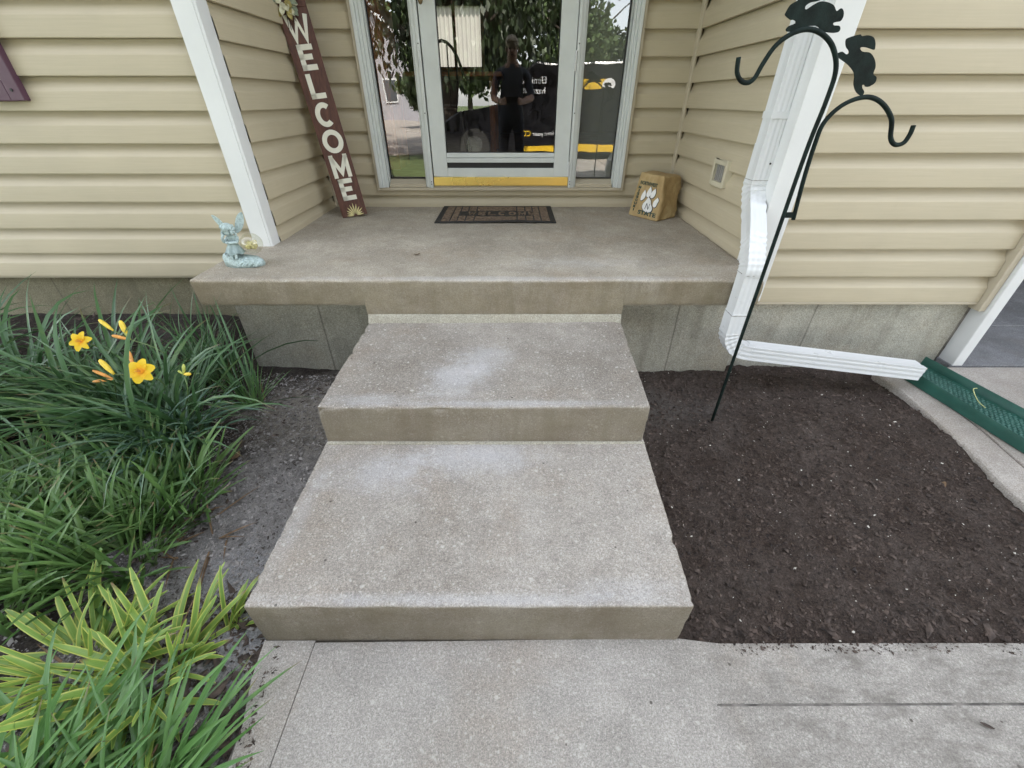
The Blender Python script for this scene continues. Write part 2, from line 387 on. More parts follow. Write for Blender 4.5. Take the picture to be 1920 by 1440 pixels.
def petalmat():
    t = NT('yellow petal'); uv = t.sep('UV')
    c = t.ramp(uv[1], (.1, (.86, .36, .008)), (.4, (.92, .58, .012)), (1., (.93, .66, .03)))
    t.set('Base Color', c); t.set('Roughness', .55)
    tl = t.n.new('ShaderNodeBsdfTranslucent'); t.l.new(c, tl.inputs[0]); mx = t.n.new('ShaderNodeMixShader'); mx.inputs[0].default_value = .3
    t.l.new(t.b.outputs[0], mx.inputs[1]); t.l.new(tl.outputs[0], mx.inputs[2]); t.l.new(mx.outputs[0], t.out.inputs[0]); return t.m
M['petal'] = petalmat()
M['bud'] = plain('yellow bud', (.80, .58, .06), .5, var=.12, scale=60)
M['bud_green'] = plain('green bud', (.42, .46, .10), .5, var=.15, scale=60)
M['wilted'] = plain('wilted orange flower', (.72, .33, .08), .6, var=.25, scale=60)
M['lawn'] = None
# ------------------------------------------------------------------ the ground and the paving
def grid_mesh(name, x0, x1, y0, y1, step, fz, mat, parent=None, keep=None):
    nx = int((x1-x0)/step)+1; ny = int((y1-y0)/step)+1
    vs = [(x0+(x1-x0)*i/nx, y0+(y1-y0)*j/ny) for j in range(ny+1) for i in range(nx+1)]
    v3 = [(x, y, fz(x, y)) for x, y in vs]; fs = []
    for j in range(ny):
        for i in range(nx):
            a = j*(nx+1)+i
            if keep and not keep(*vs[a]): continue
            fs.append((a, a+1, a+nx+2, a+nx+1))
    me = bpy.data.meshes.new(name); me.from_pydata(v3, [], fs); me.materials.append(mat)
    me.polygons.foreach_set('use_smooth', [True]*len(fs))
    o = bpy.data.objects.new(name, me); COL.objects.link(o); o.parent = parent; return o
def sm(t): t = max(0, min(1, t)); return t*t*(3-2*t)
def z_right(x, y):
    z = -.022 + .012*N(x, y, 0, 3) + .011*N(x, y, 3, 9) + .010*max(-.25, N(x*1.0+y*.3, y, 5, 21)) + .007*N(x, y, 8, 48)
    z -= .02*sm((y-1.3)/.5)
    z += .028*math.exp(-((x-1.35)/.32)**2 - ((y-1.75)/.09)**2)                 # low mound along the wall
    z -= .012*math.exp(-((y-.53)/.05)**2)
    return z
def z_left(x, y):
    z = -.03 + .012*N(x, y, 1, 3) + .008*N(x, y, 4, 9) + .005*N(x, y, 6, 25) + .003*N(x, y, 8, 60)
    z += .11*sm((y-1.55)/.6)*sm((-x-1.25)/.5)
    z += .02*sm((-x-.75)/.6)
    return z

def lawn_mat():
    t = NT('lawn'); c = t.ramp(t.noise(.8, 8, .6), (.3, (.07, .10, .028)), (.7, (.115, .15, .045)))
    c = t.mix(.4, c, t.ramp(t.noise(60, 3), (.3, .3), (.7, .7)), 'OVERLAY'); t.set('Base Color', c); t.set('Roughness', .9); return t.m
M['lawn'] = lawn_mat()
mb = MB(); mb.add([(-120, -160, -.14), (120, -160, -.14), (120, 60, -.14), (-120, 60, -.14)], [(0, 1, 2, 3)])
tag(mb.build('lawn', M['lawn']), kind='structure')
bed_r = grid_mesh('soil_bed', .36, 2.1, .44, 1.98, .014, z_right, M['soil_right']); tag(bed_r, kind='structure')
bed_l = grid_mesh('soil_bed', -5.5, -.45, -1.2, 2.33, .022, z_left, M['soil_left']); tag(bed_l, kind='structure')

# walkway slabs: parts of the walkway
walk = thing('walkway', None, None, (0, 0, 0), kind='structure')
def slab_part(name, outline, mat, parent, z=0.0, t=.1, bevel=.004):
    m = MB(); m.prism(outline, lambda a, b: (a, b, z-t), lambda a, b: (a, b, z)); return m.build(name, mat, parent, bevel=bevel)
edge = [(-.632+.055*(.52-y)/.25 + .008*N(y, 0, 2, 14), y) for y in np.linspace(.40, .512, 8)]
edgeL = [(-.585 - .05*sm((y-.2)/.32) + .007*N(y*1., .3, 2, 12), y) for y in np.linspace(-1.2, .513, 40)]
slab_part('concrete_slab', [(-.508, .513), (-.508, -1.2)] [::-1] + edgeL[::-1], M['conc_walk'], walk) if False else None
slab_part('concrete_slab', edgeL + [(-.5065, .513), (-.5065, -1.2)], M['conc_walk'], walk)
gro = [(1.74, .3755), (1.5, .3762), (1.2, .3740), (.9, .3738), (.7, .3728), (.56, .3724), (.478, .3720), (.471, .3735), (.472, .3765), (.480, .3778), (.56, .3774), (.7, .3782), (.9, .3788), (1.2, .3798), (1.5, .3806), (1.74, .3812)]
slab_part('concrete_slab', [(-.5042, .508), (-.5042, -1.2), (1.74, -1.2)] + gro + [(1.74, .506), (1.1, .507), (.53, .506), (.47, .513), (.43, .518), (.3, .517)], M['conc_walk'], walk)
slab_part('concrete_slab', [(-.56, -1.206), (1.74, -1.206), (1.74, -4.5), (-.56, -4.5)], M['conc_walk2'], walk)
# joint filler below
m = MB(); m.box((-.60, -4.4, -.10), (1.735, .500, -.003)); m.build('joint_fill', M['gray_edge'], walk)
# driveway
drive = thing('driveway', None, None, (0, 0, 0), kind='structure')
dl = [(1.862 - .137*sm((1.65-y)/1.1)*1.02 + .006*N(y, 1, 0, 9), y) for y in np.linspace(1.86, .385, 26)]
slab_part('concrete_slab', [(1.745, .38), (1.745, -4.5)][::1] + [(1.97, -4.5), (1.90, .9), (1.985, 1.345), (2.035, 1.84), (1.90, 1.845)] + dl[1:], M['conc_drive'], drive, bevel=.016)
slab_part('concrete_slab', [(1.975, -4.5), (7.5, -4.5), (7.5, 1.842), (2.04, 1.842), (1.99, 1.345), (1.905, .9)], M['conc_drive'], drive, bevel=.006)
slab_part('concrete_slab', [(-9, -30), (7.5, -30), (7.5, -6.9), (-9, -6.9)], M['conc_drive'], drive, z=-.1, bevel=.006)
slab_part('concrete_slab', [(1.75, -6.9), (7.5, -6.9), (7.5, -4.506), (1.75, -4.506)], M['conc_drive'], drive, z=-.05, bevel=.006)
slab_part('garage_floor', [(2.29, 1.85), (7.5, 1.85), (7.5, 2.30), (2.29, 2.30)], M['conc_garage'], drive, z=.006)
slab_part('garage_floor', [(2.29, 2.304), (7.5, 2.304), (7.5, 8.4), (2.29, 8.4)], M['conc_garage'], drive, z=.010)

# scattered clods, chips and flecks: nobody could count them
def clods(name, n, region, zf, mat, smin, smax, aspect, parent, flat=.5, lift=.3, seed=1):
    r = np.random.default_rng(seed); V = []; Fc = []; k = 0
    base = np.array([(1,0,0),(-1,0,0),(0,1,0),(0,-1,0),(0,0,1),(0,0,-1)], float)
    bf = [(0,2,4),(2,1,4),(1,3,4),(3,0,4),(2,0,5),(1,2,5),(3,1,5),(0,3,5)]
    while k < n:
        x = r.uniform(region[0], region[1]); y = r.uniform(region[2], region[3])
        if len(region) > 4 and not region[4](x, y): continue
        s = smin + (smax-smin)*r.random()**3; a = aspect if r.random() < .5 else 1.3
        q = base + r.normal(0, .22, base.shape); q *= np.array([s*a*(.6+.8*r.random()), s*(.6+.6*r.random()), s*flat*(.6+.8*r.random())])
        th = r.uniform(0, 2*PI); tl = r.normal(0, .35); c, sn = math.cos(th), math.sin(th); ct, st = math.cos(tl), math.sin(tl)
        q = np.stack([q[:,0]*ct+q[:,2]*st, q[:,1], -q[:,0]*st+q[:,2]*ct], 1)
        q = np.stack([q[:,0]*c-q[:,1]*sn, q[:,0]*sn+q[:,1]*c, q[:,2]], 1) + np.array([x, y, zf(x, y)+s*flat*lift])
        V += [tuple(p) for p in q]; Fc += [tuple(i+6*k for i in f) for f in bf]; k += 1
    me = bpy.data.meshes.new(name); me.from_pydata(V, [], Fc); me.materials.append(mat)
    o = bpy.data.objects.new(name, me); COL.objects.link(o); o.parent = parent; o['kind'] = 'stuff'; return o
in_r = lambda x, y: x > .46 - (.0 if y < 1.09 else -.0) and x < 1.86 - .137*sm((1.65-y)/1.1)
regR = (.44, 1.86, .515, 1.9, in_r)
clods('soil_clods', 9000, regR, z_right, M['chip_dark'], .002, .0078, 1.5, bed_r, .75, .3, 3)
clods('soil_grains', 12000, regR, z_right, M['chip_dark'], .0012, .0048, 1.5, bed_r, .7, .5, 31)
clods('soil_flecks', 260, regR, z_right, M['fleck'], .0012, .0042, 1.6, bed_r, .6, 1.0, 4)
clods('mulch_chips', 300, (.46, 1.84, .515, .60), z_right, M['chip_dark'], .003, .010, 2.6, bed_r, .35, .6, 5)
in_l = lambda x, y: x < -.63 and not (y > 1.80 and x > -1.38)
regL = (-1.6, -.60, -.2, 1.86, in_l)
clods('soil_clods', 9000, regL, z_left, M['chip_grey'], .0018, .0075, 1.9, bed_l, .6, .4, 6)
clods('mulch_chips', 4200, (-4.2, -.62, -.2, 2.26, lambda x, y: x < -.64 and (y < .62 or y > 1.55 or x < -1.0) and not (y > 1.80 and x > -1.38)), z_left, M['chip_dark'], .004, .013, 3.0, bed_l, .35, .7, 7)
clods('soil_grains', 11000, (-1.2, -.62, .3, 1.8, in_l), z_left, M['chip_grey'], .001, .004, 1.5, bed_l, .7, .5, 32)
clods('soil_crumbs', 2400, (-1.15, -.62, .3, 1.8, in_l), z_left, M['chip_mid'], .001, .005, 2.4, bed_l, .5, .6, 11)
clods('mulch_chips', 900, (-.95, -.60, -.1, .66, lambda x, y: x < -.605 - .05*(y > .5)), z_left, M['chip_dark'], .004, .012, 3.6, bed_l, .35, .8, 8)

clods('soil_crumbs', 420, (.48, 1.72, .478, .508, lambda x, y: N(x, 0, 0, 9) > (.508-y)*22-.45), lambda x, y: 0.0, M['chip_dark'], .001, .0038, 2., bed_r, .6, .7, 12)
clods('soil_crumbs', 260, (-.60, -.53, .0, .5, lambda x, y: N(y, 0, 4, 9) > (x+.59)*16-.3), lambda x, y: 0.0, M['chip_dark'], .001, .0045, 2.4, bed_l, .6, .7, 13)
# ------------------------------------------------------------------ the house
house = thing('house', 'beige vinyl-sided house with white corner trim around a recessed front entry', 'house', (0, 3.15, 0))
EXP = .127; PH = .346
PROF = [(0.0, .000), (0.0, .0200), (.0035, .0208), (.069, .0185), (.0725, .0178), (.0755, .0163), (.082, .0115), (.100, .0005), (.114, -.0045), (.127, -.0060)]
def board(p0, p1, n, z0, zmax, parent, lift=0.0, mat=None):
    p0 = Vector((*p0, 0)); p1 = Vector((*p1, 0)); n = Vector((*n, 0)); prof = []
    for dz, o in PROF:
        z = z0 + dz
        if z > zmax:
            (a, oa) = prof[-1]
            if a < zmax: prof.append((zmax, oa + (o-oa)*(zmax-a)/(z-a)))
            break
        prof.append((z, o))
    m = MB(); m.open = True; k = len(prof); vs = []
    nseg = max(1, int((p1-p0).length/.35))
    for i in range(nseg+1):
        q = p0.lerp(p1, i/nseg)
        w = .0006*N(q.x*2.1, q.y*2.1, z0*9)
        for z, o in prof: vs.append((q.x + n.x*(o+lift+w), q.y + n.y*(o+lift+w), z + .0006*N(q.x*1.3, q.y*1.3, z0*5)))
    flip = (p1-p0).cross(Vector((0, 0, 1))).dot(n) < 0
    fs = []
    for i in range(nseg):
        for j in range(k-1):
            a, b = i*k+j, (i+1)*k+j
            fs.append((a, b, b+1, a+1) if not flip else (a, a+1, b+1, b))
    m.add(vs, fs); return m.build('siding_board', mat or M['siding'], parent, smooth=True, angle=12)
def wall(p0, p1, n, zlo, zhi, seams=(), zphase=PH, holes=(), zback=None):
    w = MB(); a = Vector((*p0, 0)) - Vector((*n, 0))*.010; b = Vector((*p1, 0)) - Vector((*n, 0))*.010
    rects = [(0, 1, zlo, zhi)] if not holes else holes
    bk = Vector((*n, 0))*.1
    for s0, s1, za, zb in rects:
        q0 = a.lerp(b, s0); q1 = a.lerp(b, s1); c0 = q0-bk; c1 = q1-bk
        w.hexa([(q0.x,q0.y,za),(q1.x,q1.y,za),(c1.x,c1.y,za),(c0.x,c0.y,za),(q0.x,q0.y,zb),(q1.x,q1.y,zb),(c1.x,c1.y,zb),(c0.x,c0.y,zb)])
    wo = w.build('siding_wall', M['siding_trim'], house)
    z = zphase
    while z < zlo - EXP: z += EXP
    k = 0
    A = Vector(p0); B = Vector(p1)
    while z < zhi - .02:
        for s0, s1, za, zb in rects:
            if z + EXP <= za + .02 or z >= zb - .02: continue
            cuts = [s0] + [s for (kk, s) in seams if kk == k and s0 < s < s1] + [s1]
            for i in range(len(cuts)-1):
                e = .02 if i else 0
                board(A.lerp(B, cuts[i] - e/ (B-A).length * (1 if i else 0)), A.lerp(B, cuts[i+1]), n, z, zb, wo, lift=.0016*(i % 2))
        z += EXP; k += 1
    return wo
WT = 3.30
YB = 3.16; YL = 2.252; YR = 1.912; XL = -1.262; XR = 1.112
wall((-5.2, YL), (-1.345, YL), (0, -1), PH, WT, seams=((0, .695), (1, .655), (2, .425), (3, .43)))                     # left of the entry
wall((1.19, YR), (2.262, YR), (0, -1), .339, WT, zphase=.339)
wall((XL, 2.285), (XL, YB), (1, 0), .52, WT)
wall((XR, 2.0), (XR, YB), (-1, 0), .52, WT)
LX = XR - XL
f = lambda x: (x - XL) / LX
wall((XL, YB), (XR, YB), (0, -1), .52, WT, holes=[(0, f(-.926), .633, WT), (f(.764), 1, .633, WT), (0, 1, .52, .633), (f(-.926), f(.764), 2.60, WT)])
# corner trims and inside corner strips
m = MB(); m.box((-1.347, 2.205, .514), (-1.262, 2.262, WT)); m.box((-1.262-.0, 2.207, .514), (-1.2495, 2.29, WT)); m.build('corner_trim', M['white'], house, bevel=.003)
m = MB(); m.box((1.087, 1.880, .347), (1.192, 1.93, WT)); m.box((1.089, 1.93, .50), (1.106, 2.006, WT)); m.build('corner_trim', M['white'], house, bevel=.003)
for x, s in ((XL+.012, 1), (XR-.012, -1)):
    m = MB(); m.tube([(x+.010*s, YB-.02, .53), (x+.010*s, YB-.02, WT)], .009, 6); m.box((min(x, x+.028*s), YB-.022, .53), (max(x, x+.028*s), YB-.012, WT)); m.build('inside_corner_strip', M['siding_trim'], house)
# bottom starter strips
m = MB(); m.box((-5.2, YL-.014, .336), (-1.348, YL+.02, .344)); m.build('starter_strip', M['siding_trim'], house)
m = MB(); m.box((1.19, YR-.021, .326), (2.262, YR+.02, .338)); m.build('starter_strip', M['siding_trim'], house, bevel=.003)
# foundations
def rbox(name, c8, r, mat, parent, spacing=.05, amp=.0015, chip=.0, seed=0, fine=.004):
    """rounded concrete block between 8 corner points, with uneven surfaces and chipped edges"""
    c8 = [Vector(p) for p in c8]
    dx = (c8[1]-c8[0]).length; dy = (c8[3]-c8[0]).length; dz = (c8[4]-c8[0]).length; D = (dx, dy, dz)
    def samples(L):
        e = [0, r*.15, r*.35, r*.65, r]; n = max(1, int((L-2*r)/spacing))
        return e[:-1] + [r + (L-2*r)*i/n for i in range(n+1)] + [L-q for q in reversed(e[:-1])]
    S = [samples(d) for d in D]; idx = {}; vs = []; fs = []
    def vert(p):
        k = (round(p[0], 6), round(p[1], 6), round(p[2], 6))
        if k in idx: return idx[k]
        w = noise.noise(Vector(p)*26 + Vector((seed*9, 0, 0)))
        rr = r*(1 + chip*max(0, w-.22)*2.6)
        rr = min(rr, min(D)*.49)
        inner = Vector([min(max(p[i], rr), D[i]-rr) for i in range(3)]); d = Vector(p) - inner
        if d.length > 1e-9: d.normalize()
        q = inner + d*rr
        q += d*(amp*(.35*noise.noise(q*5 + Vector((seed, 5, 1))) + .55*noise.noise(q*38) + .3*noise.noise(q*90)))
        u, v, t = q.x/dx, q.y/dy, q.z/dz
        lo = c8[0].lerp(c8[1], u).lerp(c8[3].lerp(c8[2], u), v); hi = c8[4].lerp(c8[5], u).lerp(c8[7].lerp(c8[6], u), v)
        idx[k] = len(vs); vs.append(lo.lerp(hi, t)); return idx[k]
    for ax in range(3):
        a, b = [(1, 2), (0, 2), (0, 1)][ax]
        for side in (0, D[ax]):
            for i in range(len(S[a])-1):
                for j in range(len(S[b])-1):
                    quad = []
                    for (ii, jj) in ((i, j), (i+1, j), (i+1, j+1), (i, j+1)):
                        p = [0, 0, 0]; p[ax] = side; p[a] = S[a][ii]; p[b] = S[b][jj]; quad.append(vert(p))
                    if len(set(quad)) > 2: fs.append(quad)
    m = MB(); m.add(vs, fs); return m.build(name, mat, parent, smooth='all')
def blk(x0, x1, y0, y1, z0, z1): return [(x0,y0,z0),(x1,y0,z0),(x1,y1,z0),(x0,y1,z0),(x0,y0,z1),(x1,y0,z1),(x1,y1,z1),(x0,y1,z1)]
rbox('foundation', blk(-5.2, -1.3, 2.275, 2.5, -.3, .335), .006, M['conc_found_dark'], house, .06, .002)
rbox('foundation', blk(1.12, 2.275, 1.925, 2.2, -.3, .338), .006, M['conc_found'], house, .05, .002)
# upper storey, roof, soffits: the mass that keeps the front in shade
m = MB(); m.box((-5.2, 2.36, .3), (-1.362, 2.5, WT)); m.box((-5.2, 3.3, 2.64), (7.6, 9.4, 5.5)); m.box((-5.2, 2.3, 3.345), (7.6, 3.302, 5.5))
m.box((-5.3, 9.2, 0), (-3.4, 9.4, 2.62)); m.box((3.4, 9.2, 0), (7.6, 9.4, 2.62)); m.box((-5.3, 2.5, 0), (-5.1, 9.3, 2.62)); m.box((7.6, 2, -.3), (7.75, 9.4, 2.62))
m.build('upper_wall', M['siding'], house)
m = MB(); m.add([(-5.7, 1.5, 5.45), (8.0, 1.5, 5.45), (8.0, 5.9, 7.9), (-5.7, 5.9, 7.9), (-5.7, 10.1, 5.45), (8, 10.1, 5.45)], [(0, 1, 2, 3), (3, 2, 5, 4), (0, 3, 4), (1, 5, 2), (0, 4, 5, 1)])
m.build('roof', plain('roof shingles', (.08, .07, .065), .9, var=.3), house)
m = MB(); m.box((-5.4, 1.80, 3.302), (7.8, 3.3, 3.34)); m.build('soffit', M['white'], house)
m = MB(); m.box((-5.4, 1.78, 3.28), (7.8, 1.80, 3.45)); m.build('fascia', M['white'], house)
# garage opening
m = MB(); m.box((2.264, 1.868, .30), (2.296, 1.93, WT)); m.build('jamb_trim', M['siding_trim'], house, bevel=.003)
m = MB(); m.box((2.298, 1.850, .0), (2.352, 1.99, 2.4)); m.build('garage_jamb', M['white'], house, bevel=.004)
m = MB(); m.box((2.278, 1.935, -.05), (2.298, 2.1, .34)); m.build('jamb_backing', M['gray_edge'], house)
m = MB(); m.box((2.30, 2.0, 0), (2.36, 8.4, 2.5)); m.box((2.3, 8.4, -.3), (7.6, 8.5, 2.5)); m.box((7.48, 2.0, -.3), (7.58, 8.4, 2.5)); m.box((2.3, 1.93, 2.4), (7.6, 8.5, 2.5)); m.box((6.6, 1.93, 0), (7.6, 2.1, 2.4)); m.build('garage_shell', plain('garage lining', (.25, .24, .23), .8), house)
# window/door unit
def rect_frame(mb, x0, x1, z0, z1, w, y0, y1, bottom=True):
    mb.box((x0, y0, z0), (x0+w, y1, z1)); mb.box((x1-w, y0, z0), (x1, y1, z1))
    if bottom: mb.box((x0+w, y0, z0), (x1-w, y1, z0+w))
ZT = 2.58
m = MB(); m.box((-.925, 3.117, .633), (-.908, 3.17, ZT+.02)); m.box((.746, 3.117, .633), (.763, 3.17, ZT+.02)); m.box((-.908, 3.119, .633), (.746, 3.17, .651)); m.box((-.908, 3.119, ZT), (.746, 3.17, ZT+.02))
m.build('door_casing', M['siding_trim'], house, bevel=.003)
def sidelight(x0, x1, p0, p1, outer):
    s = MB()
    # stepped brickmould on the outer side, then flat stop next to the pane
    seq = [(x0, p0), (x1, p1)]
    fr = MB()
    if outer < 0:
        xs = [(-.907, -.883, 3.108), (-.883, -.866, 3.118), (-.866, -.846, 3.126), (-.846, -.839, 3.150)]
        mull = [(-.590, -.577, 3.140), (-.577, -.556, 3.122), (-.556, -.536, 3.112)]
    else:
        xs = [(.723, .745, 3.108), (.707, .723, 3.118), (.692, .707, 3.126), (.684, .692, 3.150)]
        mull = [(.420, .434, 3.140), (.400, .420, 3.122), (.381, .400, 3.112)]
    for a, b, y in xs + mull: fr.box((a, y, .651), (b, 3.21, ZT))
    fr.box((p0, 3.15, 1.95+.4), (p1, 3.21, ZT))
    fo = fr.build('sidelight', M['door_white'], house, bevel=.003)
    sl = MB(); sl.hexa([(p0, 3.135, .652), (p1, 3.135, .652), (p1, 3.2, .652), (p0, 3.2, .652), (p0, 3.135, .672), (p1, 3.135, .672), (p1, 3.2, .703), (p0, 3.2, .703)])
    sl.box((p0, 3.125, .652), (p1, 3.136, .664)); sl.build('sill', M['siding_trim'], fo, bevel=.002)
    g = MB(); g.add([(p0, 3.192, .69), (p1, 3.192, .69), (p1, 3.192, ZT), (p0, 3.192, ZT)], [(0, 1, 2, 3)]); g.build('pane', M['glass'] if outer < 0 else M['glass_hazy'], fo)
    gs = MB(); 
    for a, b in ((p0, p0+.006), (p1-.006, p1)): gs.box((a, 3.183, .70), (b, 3.191, ZT))
    gs.box((p0+.006, 3.183, .700), (p1-.006, 3.191, .706)); gs.build('glazing_bead', M['dark'], fo)
sidelight(-.907, -.536, -.839, -.590, -1)
sidelight(.381, .745, .434, .684, 1)
dm = MB()
dm.box((-.529, 3.122, .719), (-.433, 3.16, ZT)); dm.box((.280, 3.122, .719), (.377, 3.16, ZT)); dm.box((-.433, 3.122, .719), (.280, 3.16, .771)); dm.box((-.433, 3.122, ZT-.1), (.280, 3.16, ZT))
door = dm.build('front_door', M['door_white'], house, bevel=.004)
m = MB(); m.box((-.433, 3.126, .803), (.280, 3.156, .830)); m.box((-.433, 3.130, .832), (.280, 3.156, .860)); m.build('screen_rail', M['door_white'], door, bevel=.003)
m = MB(); m.box((-.433, 3.136, .771), (.280, 3.150, .803)); m.build('vent_slot', M['dark'], door)
m = MB(); m.box((-.531, 3.116, .664), (.379, 3.15, .717)); m.build('kick_plate', M['brass'], door, bevel=.002)
m = MB(); m.add([(-.433, 3.142, .858), (.280, 3.142, .858), (.280, 3.142, ZT-.1), (-.433, 3.142, ZT-.1)], [(0, 1, 2, 3)]); m.build('pane', M['glass'], door)
m = MB(); m.box((-.44, 3.139, .859), (-.427, 3.1415, ZT-.1)); m.box((.274, 3.139, .859), (.287, 3.1415, ZT-.1)); m.box((-.427, 3.139, .859), (.274, 3.1415, .866)); m.build('glazing_bead', M['dark'], door)
for z0, z1 in ((.72, .81), (1.29, 1.39)):
    m = MB(); m.box((.372, 3.112, z0), (.386, 3.124, z1)); 
    for k in range(5): m.tube([(.379, 3.110, z0+.004+(z1-z0)*k/5), (.379, 3.110, z0-.003+(z1-z0)*(k+1)/5)], .005, 8)
    m.build('hinge', M['white_metal'], door)
m = MB(); m.ellip((-.511, 3.118, 1.625), (.017, .006, .035)); m.build('lock_plate', plain('aged bronze', (.16, .12, .07), .4, .8), door, smooth='all')
m = MB(); m.tube([(-.511, 3.112, 1.66), (-.511, 3.07, 1.665), (-.47, 3.06, 1.665), (-.43, 3.06, 1.66)], .009, 8); m.build('handle', M['brass'], door, smooth='all')
for x in (-.546, .392):
    m = MB()
    for z in (.675, .69, 1.08, 1.42): m.tube([(x, 3.112, z), (x, 3.1095, z)], .0035, 8)
    m.build('screw', M['dark'], house)
# threshold
m = MB(); m.box((-.55, 3.13, .645), (.40, 3.20, .664)); m.build('threshold', M['siding_trim'], house)

# room behind the glass
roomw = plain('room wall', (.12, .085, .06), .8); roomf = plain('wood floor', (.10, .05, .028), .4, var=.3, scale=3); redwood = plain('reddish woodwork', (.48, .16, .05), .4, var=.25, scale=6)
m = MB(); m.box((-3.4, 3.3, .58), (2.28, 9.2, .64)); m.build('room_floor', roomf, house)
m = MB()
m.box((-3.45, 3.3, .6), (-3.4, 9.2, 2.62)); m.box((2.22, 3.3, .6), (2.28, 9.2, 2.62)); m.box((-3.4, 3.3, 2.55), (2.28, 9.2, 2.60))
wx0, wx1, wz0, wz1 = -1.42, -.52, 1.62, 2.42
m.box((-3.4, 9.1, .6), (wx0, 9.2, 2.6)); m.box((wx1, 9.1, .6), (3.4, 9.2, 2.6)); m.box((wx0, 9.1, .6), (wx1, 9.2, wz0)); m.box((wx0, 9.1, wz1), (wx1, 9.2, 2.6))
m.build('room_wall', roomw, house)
wf = MB()
for x in (wx0-.05, (wx0+wx1)/2-.02, wx1): wf.box((x, 9.05, wz0-.05), (x+.05, 9.1, wz1+.05))
wf.box((wx0, 9.05, wz0-.05), (wx1, 9.1, wz0)); wo = wf.build('window', redwood, house)
t = NT('sheer curtain'); t.set('Base Color', (.6, .58, .54)); tl = t.n.new('ShaderNodeBsdfTranslucent'); tl.inputs[0].default_value = (.15, .14, .13, 1); mx = t.n.new('ShaderNodeMixShader'); mx.inputs[0].default_value = .8
t.l.new(t.b.outputs[0], mx.inputs[1]); t.l.new(tl.outputs[0], mx.inputs[2]); t.l.new(mx.outputs[0], t.out.inputs[0])
c = MB(); c.open = True; n = 60
vs = [(wx0 + (wx1-wx0)*i/n, 9.14 + .018*math.sin(i*1.3), z) for i in range(n+1) for z in (wz0, wz1)]
c.add(vs, [(2*i, 2*i+2, 2*i+3, 2*i+1) for i in range(n)]); c.build('curtain', t.m, wo, smooth='all')
cab = thing('cabinet', 'tall reddish wooden cabinet standing indoors behind the left sidelight', 'cabinet', (-1.15, 4.3, .64))
m = MB(); m.box((-1.42, 4.1, .64), (-.98, 4.5, 2.4)); m.build('body', redwood, cab, bevel=.006)
for x in (-1.40, -1.19):
    m = MB(); m.box((x, 4.085, .75), (x+.19, 4.1, 2.3)); m.build('door', redwood, cab, bevel=.006)
tb = thing('dining_table', 'dark wooden dining table indoors behind the front door', 'table', (-.9, 5.6, .64))
m = MB(); m.box((-1.6, 5.1, 1.34), (-.1, 6.1, 1.38)); m.build('table_top', redwood, tb, bevel=.008)
for x in (-1.5, -.2):
    for y in (5.2, 6.0):
        m = MB(); m.tube([(x, y, .64), (x, y, 1.34)], .035, 8); m.build('leg', redwood, tb)
def windsor(x, y, lab):
    t = thing('windsor_chair', lab, 'chair', (x, y, .64), 'windsor chairs at the dining table')
    dk = plain('dark chair wood', (.035, .018, .012), .4)
    m = MB(); m.ellip((x, y, 1.09), (.21, .2, .02)); m.build('seat', dk, t, smooth='all')
    hoop = [(x + .2*math.cos(a), y-.17-.06*math.sin(a), 1.10+.48*math.sin(a)) for a in np.linspace(0, PI, 15)]
    m = MB(); m.tube(hoop, .013, 7); m.build('back_hoop', dk, t, smooth='all')
    for k in range(6):
        a = PI*(k+1)/7; xx = x+.2*math.cos(a)
        m = MB(); m.tube([(x+.16*math.cos(a), y-.17, 1.10), (xx, y-.17-.06*math.sin(a), 1.10+.48*math.sin(a))], .006, 6); m.build('spindle', dk, t)
    for sx in (-1, 1):
        for sy in (-1, 1):
            m = MB(); m.tube([(x+sx*.12, y+sy*.12, 1.08), (x+sx*.18, y+sy*.18, .64)], .015, 7); m.build('leg', dk, t)
windsor(-1.35, 4.95, 'dark windsor chair indoors nearest the wooden cabinet')
windsor(-.62, 4.95, 'dark windsor chair indoors behind the door glass, away from the cabinet')

# ------------------------------------------------------------------ porch and steps
porch = thing('porch', 'weathered concrete porch slab before the front door, resting on a recessed foundation', 'porch', (-.15, 2.4, 0))
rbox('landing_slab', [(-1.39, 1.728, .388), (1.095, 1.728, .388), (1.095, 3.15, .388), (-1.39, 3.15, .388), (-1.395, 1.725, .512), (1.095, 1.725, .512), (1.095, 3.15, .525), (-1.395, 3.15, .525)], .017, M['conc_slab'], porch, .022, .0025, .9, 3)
rbox('foundation_wall', blk(-1.335, 1.13, 1.862, 2.2, -.3, .386), .008, M['conc_found'], porch, .04, .002, .3, 5)
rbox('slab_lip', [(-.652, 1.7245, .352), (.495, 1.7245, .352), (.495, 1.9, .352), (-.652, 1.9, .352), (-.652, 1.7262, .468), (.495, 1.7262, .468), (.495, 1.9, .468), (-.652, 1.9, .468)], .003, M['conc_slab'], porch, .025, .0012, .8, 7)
rbox('mortar_strip', [(-.650, 1.706, .312), (.495, 1.706, .312), (.495, 1.85, .312), (-.650, 1.85, .312), (-.648, 1.722, .353), (.493, 1.722, .353), (.493, 1.85, .353), (-.648, 1.85, .353)], .006, M['mortar'], porch, .03, .003, 1., 9)
steps = thing('front_steps', 'two broad worn concrete steps with brown-stained risers leading up to the porch', 'steps', (-.1, 1.1, 0))
rbox('step', [(-.642, .516, -.06), (.4305, .516, -.06), (.468, 1.5, -.06), (-.655, 1.5, -.06), (-.638, .514, .161), (.4325, .514, .165), (.466, 1.12, .165), (-.653, 1.12, .161)], .011, M['conc_step'], steps, .016, .0022, 1.4, 1)
